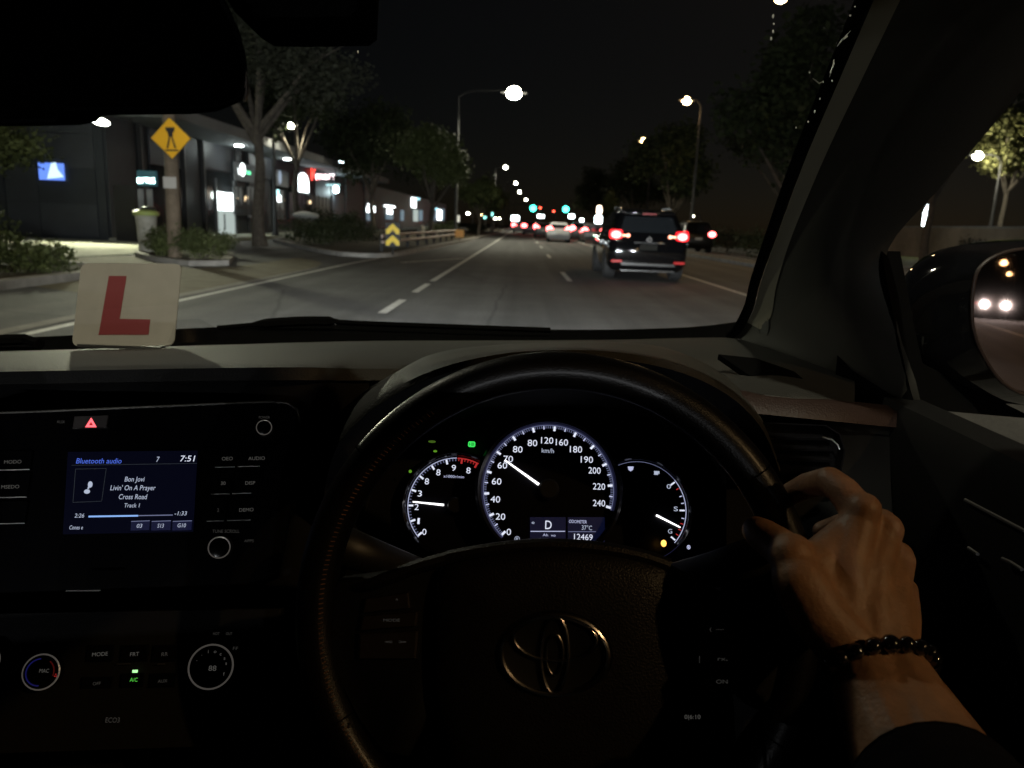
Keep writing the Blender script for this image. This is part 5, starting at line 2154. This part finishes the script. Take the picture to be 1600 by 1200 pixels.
# outer black corner between pillar and door mirror
m = MB()
c1 = [W(*p) for p in [(1377, 392, .845), (1401, 520, .83), (1430, 645, .795)]]
c0 = [W(*p) for p in [(1330, 430, .90), (1310, 540, .90), (1300, 640, .86)]]
m.grid([c0, c1], RUBB)
m.grid([c1, [p + Vector((.03, .02, 0)) for p in c1]], RUBB)
m.build('mirror_corner', pil)
# passenger-side pillar (out of the frame)
m = MB()
m.tube([(-1.06, 1.0, 1.0), (-.98, .62, 1.3), (-.92, .42, 1.43)], [.06, .05, .05], PILL, 10)
m.build('windscreen_pillar', car)

# ---- windscreen glass
m = MB()
base = smoothpx([(-1.12, .95, 1.00), (-.95, 1.12, .995), (-.6, 1.2, .99), (-.37, 1.24, .99), (.05, 1.25, 1.0), (.28, 1.17, 1.02), (.38, 1.03, 1.04)], 20)
topc = smoothpx([(-1.0, .32, 1.42), (-.8, .39, 1.44), (-.6, .42, 1.45), (-.37, .43, 1.455), (.0, .41, 1.45), (.16, .38, 1.44), (.28, .34, 1.42)], 20)
m.grid([[a.lerp(b, k / 10) + Vector((0, .03, .03)) * sin(pi * k / 10) for a, b in zip(base, topc)] for k in range(11)], GLS)
ws = m.build('windscreen', car)
# specks and dried drops on the glass
rng = random.Random(4)
m = MB()
DROP = mat('dried_drop', (.35, .34, .30), .35, spec=.8)
def onglass(px, py):
    # intersect the view ray with the sloping screen (line from base to header)
    best = None
    for k in range(60):
        Y = .42 + .8 * k / 59
        p = W(px, py, Y)
        zg = 1.0 + (1.455 - 1.0) * (1.24 - Y) / (1.24 - .43) + .03 * sin(pi * min(1, max(0, (1.24 - Y) / .81)))
        d = abs(p.z - zg)
        if best is None or d < best[0]:
            best = (d, p)
    return best[1]
for x, y in [(1345, 6), (1338, 20), (1313, 95), (1308, 108), (1310, 122), (1275, 109), (1296, 124), (1291, 150), (1283, 170), (1273, 186), (1254, 195), (561, 37), (572, 60), (573, 77),
             (563, 36), (568, 55), (1218, 21), (1219, 33), (1218, 45), (1215, 56)]:
    p = onglass(x - 12, y)
    r = rng.uniform(.0005, .0009)
    m.sphere(tuple(p - Vector((0, .004, .003))), (r, r * .4, r * rng.uniform(1, 2)), DROP, 8, 5)
for pts in ([(1318, 68), (1325, 58), (1338, 44)], [(1321, 62), (1334, 52)], [(1306, 116), (1311, 100), (1313, 88)], [(1280, 118), (1290, 126), (1297, 122)]):
    m.tube([onglass(x - 12, y) - Vector((0, .004, .003)) for x, y in pts], [.0003, .0007, .0002][:len(pts)], DROP, 5)
m.build('screen_speck', ws)
# cowl, bonnet
m = MB()
cA = smoothpx([W(*p) for p in [(-350, 566, 1.02), (-100, 553, 1.12), (110, 546, 1.17), (340, 540, 1.21), (560, 534, 1.24), (860, 533, 1.26), (1080, 529, 1.20), (1150, 530, 1.14)]], 40)
cB = smoothpx([W(*p) for p in [(-350, 548, 1.25), (-60, 531, 1.32), (110, 524, 1.36), (340, 511, 1.42), (560, 507, 1.46), (860, 515, 1.44), (1060, 512, 1.36), (1172, 500, 1.24)]], 40)
m.grid([cA, [a.lerp(b, .5) - Vector((0, 0, .012)) for a, b in zip(cA, cB)], cB, [p + Vector((0, .03, -.02)) for p in cB]], RUBB)
cw = m.build('cowl', car, angle=60)
m = MB()
P = [W(*p) for p in [(340, 512, 1.405), (450, 503, 1.40), (520, 502, 1.40), (560, 505, 1.40), (860, 516, 1.38)]]
m.tube(smoothpx([tuple(p) for p in P], 24), [.004] * 4 + [.009] * 8 + [.005] * 12, RUBB, 6)
m.build('wiper', cw)
m = MB()
P = [W(*p) for p in [(-60, 534, 1.25), (40, 530, 1.25), (62, 538, 1.22)]]
m.tube([tuple(p) for p in P], .009, RUBB, 6)
m.build('wiper', cw)
m = MB()
m.grid([[(-.37 + .78 * s_, 1.45, .93 + .04 * (1 - s_ * s_)) for s_ in [i / 8 - 1 for i in range(17)]],
        [(-.37 + .80 * s_, 1.9, .87 + .04 * (1 - s_ * s_)) for s_ in [i / 8 - 1 for i in range(17)]],
        [(-.37 + .80 * s_, 2.35 - .1 * s_ * s_, .76 + .03 * (1 - s_ * s_)) for s_ in [i / 8 - 1 for i in range(17)]],
        [(-.37 + .78 * s_, 2.45 - .15 * s_ * s_, .4) for s_ in [i / 8 - 1 for i in range(17)]]], BLACKP)
bn = m.build('bonnet', car)

# ---- cabin shell
m = MB()
cs = [(-1.12, .25), (-.85, .38), (-.6, .43), (-.37, .44), (0, .42), (.20, .38), (.38, .25)]
rows = []
for yy in (0, -.5, -1.2, -2.0, -2.45):
    rows.append([(x, (y0 if yy == 0 else yy), 1.43 + .03 * (1 - ((x + .37) / .7) ** 2) - (.12 if yy < -2.2 else 0)) for x, y0 in cs])
m.grid(rows, HEADL)
rows = [[(p[0], p[1] + (.02 if i == 0 else 0), p[2] + .03) for p in r] for i, r in enumerate(rows)]
m.grid(rows, BLACKP)
m.build('roof', car)
for s_, nm in ((1, 'r'), (-1, 'l')):
    cx = -.37
    def X(d):
        return cx + s_ * d
    m = MB()
    prof = [(.80, 1.035), (.775, 1.03), (.765, 1.0), (.775, .90), (.775, .80), (.70, .775), (.69, .74), (.76, .70), (.77, .4), (.74, .25)]
    ys = [.92, .8, .6, .3, 0, -.4, -1.0, -1.6]
    m.grid([[(X(d), y, z) for y in ys] for d, z in prof], PLAD)
    # outer skin
    m.grid([[(X(d), y, z) for y in ys] for d, z in ((.80, 1.035), (.86, 1.0), (.89, .8), (.89, .5), (.84, .25))], BLACKP)
    dr = m.build('door', car, angle=50)
    m = MB()
    m.tube([(X(.72), -.30, 1.43), (X(.80), -.36, 1.03)], .05, PLAD, 8)
    m.tube([(X(.735), .34, 1.42), (X(.745), -.3, 1.42), (X(.73), -1.6, 1.41)], .03, PLAD, 8)
    m.build('door_frame', dr)
    m = MB()
    m.grid([[(X(.80), .90, 1.035), (X(.80), -.36, 1.035)], [(X(.765), .66, 1.25), (X(.765), -.34, 1.25)],
            [(X(.735), .34, 1.40), (X(.735), -.3, 1.41)]], GLS)
    m.grid([[(X(.80), -.36, 1.035), (X(.80), -1.7, 1.035)], [(X(.735), -.3, 1.41), (X(.72), -1.5, 1.40)]], GLS)
    m.build('side_window', car)
    if s_ > 0:
        m = MB()
        for pts in ([(1508, 781), (1550, 803), (1602, 830)], [(1513, 856), (1528, 866)], [(1566, 873), (1580, 879), (1597, 890)]):
            m.tube([WX(x, y, X(.765)) for x, y in pts], .0016, SATIN, 6)
        m.build('door_trim', dr)
m = MB()
m.grid([[(-1.17, -2.5, .25), (.43, -2.5, .25)], [(-1.17, -2.5, .86), (.43, -2.5, .86)]], HEADL)
m.grid([[(-1.17, 1.0, .2), (.43, 1.0, .2)], [(-1.17, -2.5, .2), (.43, -2.5, .2)]], HEADL)
m.grid([[(-1.17, 1.05, .2), (.43, 1.05, .2)], [(-1.17, 1.05, .98), (.43, 1.05, .98)]], HEADL)
m.build('floor', car, smooth=False)
SEAT = mat('seat_cloth', (.03, .03, .032), .9, spec=.1)
for sx in (.0, -.74):
    m = MB()
    Fq = Frame((sx + .0, -.42, .75), (1, 0, 0), (0, -.25, 1))
    m.dome(rrect(-.26, -.35, .26, .32, .1), [(1, -.06), (1.02, .03), (.9, .08), (.5, .07)], SEAT, Fq)
    se = m.build('seat', car)
    m = MB()
    Fq = Frame((sx, -.50, 1.19), (1, 0, 0), (0, -.2, 1))
    m.dome(rrect(-.13, -.09, .13, .10, .05), [(1, -.04), (1.02, .03), (.8, .05)], SEAT, Fq)
    m.build('headrest', se)
    m = MB()
    m.dome(rrect(sx - .25, -.4, sx + .25, .1, .08), [(1, .3), (1.02, .5), (.9, .55)], SEAT, WORLD)
    m.build('seat_base', se)

# ---- headlamps
for s_ in (-1, 1):
    p = Vector((-.37 + s_ * .62, 2.5, .66))
    m = MB()
    m.sphere((p.x, p.y - .04, p.z), (.12, .05, .06), glow('headlamp_lens', (1, .97, .9), 3), 12, 6)
    hl = m.build('headlamp', car)
    light('SPOT', 'headlamp_beam', p + Vector((0, .08, 0)), 5800, (.92, .96, 1.0), .06, spot=75, blend=.9, to=p + Vector((s_ * 1.2 - .3, 20, -1.3)), parent=car)

# ---- rear view mirror
MF = tilt_frame(W(180, 90, .42), 3, 16)
mp = [(-140, 40), (-60, -60), (330, -60), (352, 0), (374, 48), (385, 92), (387, 128), (379, 155), (350, 167), (300, 172), (100, 175), (86, 193), (-60, 196), (-150, 190)]
pl = [MF.px(x, y) for x, y in mp]
m = MB()
m.dome(pl, [(.72, -.045), (.86, -.03), (.96, -.012), (1.0, 0), (.985, .002)], RUBB, MF)
rv = m.build('rear_view_mirror', car, angle=50)
m = MB()
cxx = sum(p[0] for p in pl) / len(pl)
cyy = sum(p[1] for p in pl) / len(pl)
m.flat([(cxx + (x - cxx) * .955, cyy + (y - cyy) * .93) for x, y in pl], mat('dim_mirror', (.16, .16, .17), .03, 1.0), MF, .0026)
m.build('mirror_glass', rv, smooth=False)
m = MB()
m.tube([MF.pt(*MF.px(x, y, .001), .001) for x, y in [(372, 75), (380, 100), (385, 125), (386, 145), (382, 158)]], .0010, mat('mirror_edge_glint', (.45, .38, .34), .25, 1.0), 6)
m.build('mirror_rim_glint', rv)  # bright tube drawn as the highlight on the rim's right side
m = MB()
m.tube([W(300, -40, .47), W(360, -120, .50)], .018, RUBB, 8)
m.build('mirror_stem', rv)
# sensor housing at the top of the screen
m = MB()
HFm = tilt_frame(W(460, 0, .52), 5)
m.dome([HFm.px(x, y) for x, y in [(345, -60), (352, -5), (368, 20), (390, 33), (450, 34), (553, 32), (566, 22), (570, -60)]],
       [(1, -.05), (1, 0), (.95, .006)], RUBB, HFm)
m.build('sensor_housing', car)

# ---- door mirror
m = MB()
DM = Frame(W(1640, 500, .92), (1, .10, 0), (0, .04, 1))
sil = [(1411, 520), (1418, 460), (1440, 420), (1475, 392), (1525, 378), (1600, 374), (1700, 378), (1790, 400), (1830, 470), (1825, 560), (1780, 620), (1690, 640), (1600, 634), (1520, 622),
       (1445, 590), (1415, 560)]
psi = smoothpx([DM.px(x, y, -.06) for x, y in sil + [sil[0]]], 48)[:-1]
ppts = [(p.x, p.y) for p in psi]
gl_ = [(1512, 470), (1520, 425), (1548, 400), (1600, 388), (1700, 388), (1775, 410), (1805, 470), (1800, 550), (1760, 605), (1690, 625), (1610, 620), (1560, 596), (1528, 550), (1514, 510)]
pgl = smoothpx([DM.px(x, y, 0) for x, y in gl_ + [gl_[0]]], 48)[:-1]
def align(a, b):
    # rotate list b so that its first point is nearest in angle to a's
    ca = sum(p.x for p in a) / len(a), sum(p.y for p in a) / len(a)
    w0 = atan2(a[0].y - ca[1], a[0].x - ca[0])
    cb = sum(p.x for p in b) / len(b), sum(p.y for p in b) / len(b)
    best = min(range(len(b)), key=lambda i: abs((atan2(b[i].y - cb[1], b[i].x - cb[0]) - w0 + pi) % (2 * pi) - pi))
    return b[best:] + b[:best]
pgl = align(psi, pgl)
csx = sum(p.x for p in psi) / 48
csy = sum(p.y for p in psi) / 48
rows = [[DM.pt(csx + (p.x - csx) * .45, csy + (p.y - csy) * .45, -.155) for p in psi],
        [DM.pt(csx + (p.x - csx) * .8, csy + (p.y - csy) * .8, -.135) for p in psi],
        [DM.pt(csx + (p.x - csx) * .96, csy + (p.y - csy) * .96, -.095) for p in psi],
        [DM.pt(p.x, p.y, -.055) for p in psi],
        [DM.pt(p.x, p.y, -.03).lerp(DM.pt(q.x, q.y, .004), .35) for p, q in zip(psi, pgl)],
        [DM.pt(q.x, q.y, .006) for q in pgl],
        [DM.pt(q.x, q.y, -.004).lerp(DM.pt(csx, csy, -.004), .03) for q in pgl]]
m.grid(rows, BLACKP, closed_u=True)
m.quad(rows[0][::-1], BLACKP)
dm = m.build('door_mirror', car, angle=60)
m = MB()
gx = sum(p.x for p in pgl) / 48
gy = sum(p.y for p in pgl) / 48
MG = Frame(DM.pt(gx, gy, -.002), (1, -.235, 0), (0, .035, 1))
m.flat([((p.x - gx) * .985, (p.y - gy) * .985) for p in pgl], MIRR, MG, 0)
m.build('mirror_glass', dm, smooth=False)
m = MB()
m.tube([DM.pt(q.x, q.y, .007) for q in pgl], .0022, mat('mirror_bezel', (.02, .012, .010), .3, spec=.6), 8, closed=True)
m.build('mirror_bezel', dm)
m = MB()
P = [WX(1425, 560, .47), WX(1470, 600, .50)]
m.grid([[W(1405, 575, .86), W(1425, 560, .92), W(1500, 600, .98)], [W(1420, 648, .84), W(1450, 640, .90), W(1620, 655, .98)]], RUBB)
m.build('mirror_foot', dm)

# ================================================================== LEARNER PLATE ON THE DASH
lp0 = W(190, 541, 1.105)
LF = Frame(lp0, (1, .02, 0), (0, .30, 1))
t = empty('learner_plate', lp0, 'cream square plate with a red letter L standing on the dashboard', 'plate')
m = MB()
cor = [LF.px(x, y) for x, y in [(112, 541), (272, 540), (284, 412), (127, 411)]]
def round_poly(P, r, n=5):
    out = []
    L = len(P)
    for i in range(L):
        p = Vector((*P[i], 0)); a = Vector((*P[i - 1], 0)); b = Vector((*P[(i + 1) % L], 0))
        pa = p + (a - p).normalized() * r
        pb = p + (b - p).normalized() * r
        for k in range(n + 1):
            u = k / n
            q = pa * (1 - u) ** 2 + p * 2 * u * (1 - u) + pb * u * u
            out.append((q.x, q.y))
    return out
m.prism(round_poly(cor, .012), mat('plate_cream', (.20, .19, .165), .5, spec=.4, var=(14, .1)), LF, -.0015, 0)
m.build('plate', t, smooth=False)
m = MB()
m.flat([LF.px(x, y, .0006) for x, y in [(170, 431), (198, 431), (187, 498), (235, 499), (232, 523), (154, 523)]],
       mat('letter_red', (.11, .006, .008), .5), LF, .0006)
m.build('letter', t, smooth=False)
m = MB()
CLR = pane_mat('clear_plastic', (.9, .9, .9), .08, 1.5)
P1 = [W(x, y, Y) for x, y, Y in [(262, 536, 1.09), (300, 535, 1.10), (340, 533, 1.12)]]
P2 = [W(x, y, Y) for x, y, Y in [(275, 500, 1.10), (312, 498, 1.12), (338, 512, 1.14)]]
m.grid([P1, P2], CLR)
m.box(tuple(W(190, 541, 1.11)), (.12, .02, .004), mat('foot_dark', (.02, .02, .02), .5))
m.build('stand', t)
# ================================================================== THE DRIVER'S RIGHT HAND
def skin_mat():
    m = mat('skin', (.32, .175, .10), .5, bump=('noise', 330, .38, .0014), var=(60, .2), spec=.4)
    nt = m.node_tree
    b = nt.nodes['Principled BSDF']
    b.inputs['Subsurface Weight'].default_value = .10
    b.inputs['Subsurface Scale'].default_value = .004
    b.inputs['Subsurface Radius'].default_value = (1, .35, .2)
    return m


SKIN = skin_mat()


def cone(m, p0, p1, r0, r1, material):
    """closed capsule with two radii"""
    p0, p1 = Vector(p0), Vector(p1)
    d = (p1 - p0)
    L = d.length
    if L < 1e-6:
        return
    d.normalize()
    path, rs = [], []
    for i in range(5):
        w = pi / 2 * i / 5
        path.append(p0 - d * r0 * cos(w))
        rs.append(max(.0006, r0 * sin(w)))
    for i in range(5):
        k = i / 4
        path.append(p0.lerp(p1, k))
        rs.append(r0 + (r1 - r0) * k)
    for i in range(4, -1, -1):
        w = pi / 2 * i / 5
        path.append(p1 + d * r1 * cos(w))
        rs.append(max(.0006, r1 * sin(w)))
    m.tube(path, rs, material, 14)


def chain(m, pts, material=None):
    P = [(W(p[0], p[1], p[2]), p[3]) for p in pts]
    for a, b in zip(P, P[1:]):
        cone(m, a[0], b[0], a[1], b[1], material or SKIN)


person = empty('person', W(1560, 1500, .10), "the driver's right arm and hand gripping the wheel, dark sleeve and black bead bracelet", 'person')
m = MB()
# forearm: two parallel bones make it slightly oval
chain(m, [(1347, 1034, .432, .0210), (1382, 1120, .405, .0265), (1432, 1225, .370, .032), (1540, 1400, .30, .037)])
chain(m, [(1385, 1028, .436, .0200), (1420, 1110, .407, .0265), (1474, 1210, .370, .032), (1590, 1370, .30, .037)])
# metacarpals fanning from the wrist
chain(m, [(1345, 1035, .435, .0205), (1322, 960, .452, .0185), (1322, 880, .468, .0150), (1345, 803, .488, .0122)])
chain(m, [(1360, 1030, .435, .0205), (1355, 955, .453, .0180), (1360, 890, .470, .0145), (1380, 832, .492, .0122)])
chain(m, [(1378, 1025, .436, .0200), (1383, 955, .456, .0170), (1390, 910, .474, .0140), (1402, 878, .494, .0116)])
chain(m, [(1385, 1022, .438, .0190), (1398, 965, .460, .0160), (1405, 945, .476, .0130), (1409, 926, .494, .0108)])
# palm body
chain(m, [(1338, 985, .452, .020), (1330, 900, .474, .0165), (1352, 845, .49, .0135)])
chain(m, [(1368, 985, .455, .019), (1372, 905, .478, .0155), (1385, 860, .495, .012)])
# index finger, over and behind the rim
chain(m, [(1345, 803, .488, .0122), (1318, 768, .500, .0108), (1296, 752, .512, .0104), (1262, 758, .545, .0094), (1228, 775, .562, .0084), (1205, 786, .570, .0074)])
# middle, ring and little finger curl down behind the rim
chain(m, [(1380, 832, .492, .0122), (1378, 818, .520, .0108), (1360, 812, .548, .0102), (1322, 818, .566, .0092), (1285, 830, .566, .008)])
chain(m, [(1402, 878, .494, .0116), (1404, 868, .522, .0104), (1385, 864, .550, .0098), (1342, 866, .564, .0088), (1300, 872, .562, .0076)])
chain(m, [(1409, 926, .494, .0108), (1413, 922, .518, .0094), (1396, 918, .542, .0088), (1352, 918, .554, .008), (1315, 920, .552, .007)])
# thumb lying along the rim
chain(m, [(1328, 1010, .438, .0200), (1280, 960, .448, .0190), (1250, 908, .458, .0175), (1240, 874, .470, .0150), (1216, 852, .486, .0128), (1192, 836, .502, .0118), (1182, 829, .512, .0104)])
# web between thumb and index
chain(m, [(1255, 905, .462, .0165), (1290, 865, .474, .0135), (1325, 830, .484, .0115)])
chain(m, [(1300, 930, .458, .0165), (1312, 885, .470, .0145), (1335, 835, .486, .0120)])
# tendons and knuckle heads on the back of the hand
for a, b_, r in (((1362, 985, .4335), (1352, 812, .4775), .0026), ((1376, 985, .435), (1386, 838, .4805), .0027), ((1388, 985, .438), (1406, 884, .4830), .0024),
                 ((1318, 960, .4345), (1252, 876, .4555), .0024)):
    cone(m, W(*a), W(*b_), r * .8, r, SKIN)
for x, y, Y, r in ((1349, 797, .4850, .0120), (1384, 828, .4890, .0118), (1405, 876, .4910, .0108), (1411, 925, .492, .0100), (1237, 868, .4690, .0148)):
    c = W(x, y, Y)
    m.sphere(tuple(c), r, SKIN, 14, 9)
body = m.build('body', person)
rmod = body.modifiers.new('remesh', 'REMESH')
rmod.mode = 'VOXEL'
rmod.voxel_size = .0016
rmod.use_smooth_shade = True
sm = body.modifiers.new('smooth', 'SMOOTH')
sm.factor = .6
sm.iterations = 9

# sleeve
SLV = mat('dark_sleeve', (.004, .0035, .005), .95, bump=('noise', 120, .6, .002), spec=.1)
m = MB()
P = [W(*p) for p in [(1458, 1245, .360), (1490, 1300, .335), (1545, 1380, .30), (1600, 1460, .26), (1700, 1620, .18)]]
P = smoothpx([tuple(p) for p in P], 14)
rs = [.0440 + .0012 * sin(i * 2.1) + .0012 * i for i in range(14)]
m.tube(P, rs, SLV, 24, caps=False)
m.tube([P[0], P[0] + (P[1] - P[0]) * .5], [.0425, .0425], SLV, 24, caps=False)
d = (P[1] - P[0]).normalized()
a = d.orthogonal().normalized()
b_ = d.cross(a)
m.tube([P[0] + (a * cos(w) + b_ * sin(w)) * .0435 for w in [2 * pi * i / 28 for i in range(28)]], .0018, SLV, 6, closed=True)
m.build('sleeve', person)

# bead bracelet round the wrist
BEAD = mat('black_bead', (.006, .005, .006), .14, spec=.7, coat=.5)
c = (W(1347, 1034, .432) + W(1385, 1028, .436)) / 2 + (W(1382, 1120, .405) - W(1347, 1034, .432)) * .12
ax = (W(1401, 1115, .406) - W(1366, 1031, .434)).normalized()
u = (W(1392, 1022, .436) - W(1346, 1036, .431))
u = (u - ax * u.dot(ax)).normalized()
v = ax.cross(u)
tocam = (EYE - c)
if v.dot(tocam) < 0:
    v = -v
br = empty('bracelet', c)
br.parent = person
br.location = c - Vector(person.location)
m0 = None
NB = 20
for i in range(NB):
    w = 2 * pi * i / NB + pi / 2
    r = .0058 if i == 0 else .0050
    off = ax * (.004 * sin(w) * -1 + .003)
    p = c + u * cos(w) * .0335 + v * sin(w) * .0262 + off
    m = MB()
    m.sphere(tuple(p), r, BEAD, 14, 9)
    bd = m.build('bead', person)
    bd.parent = br
    bd.location = -br.location
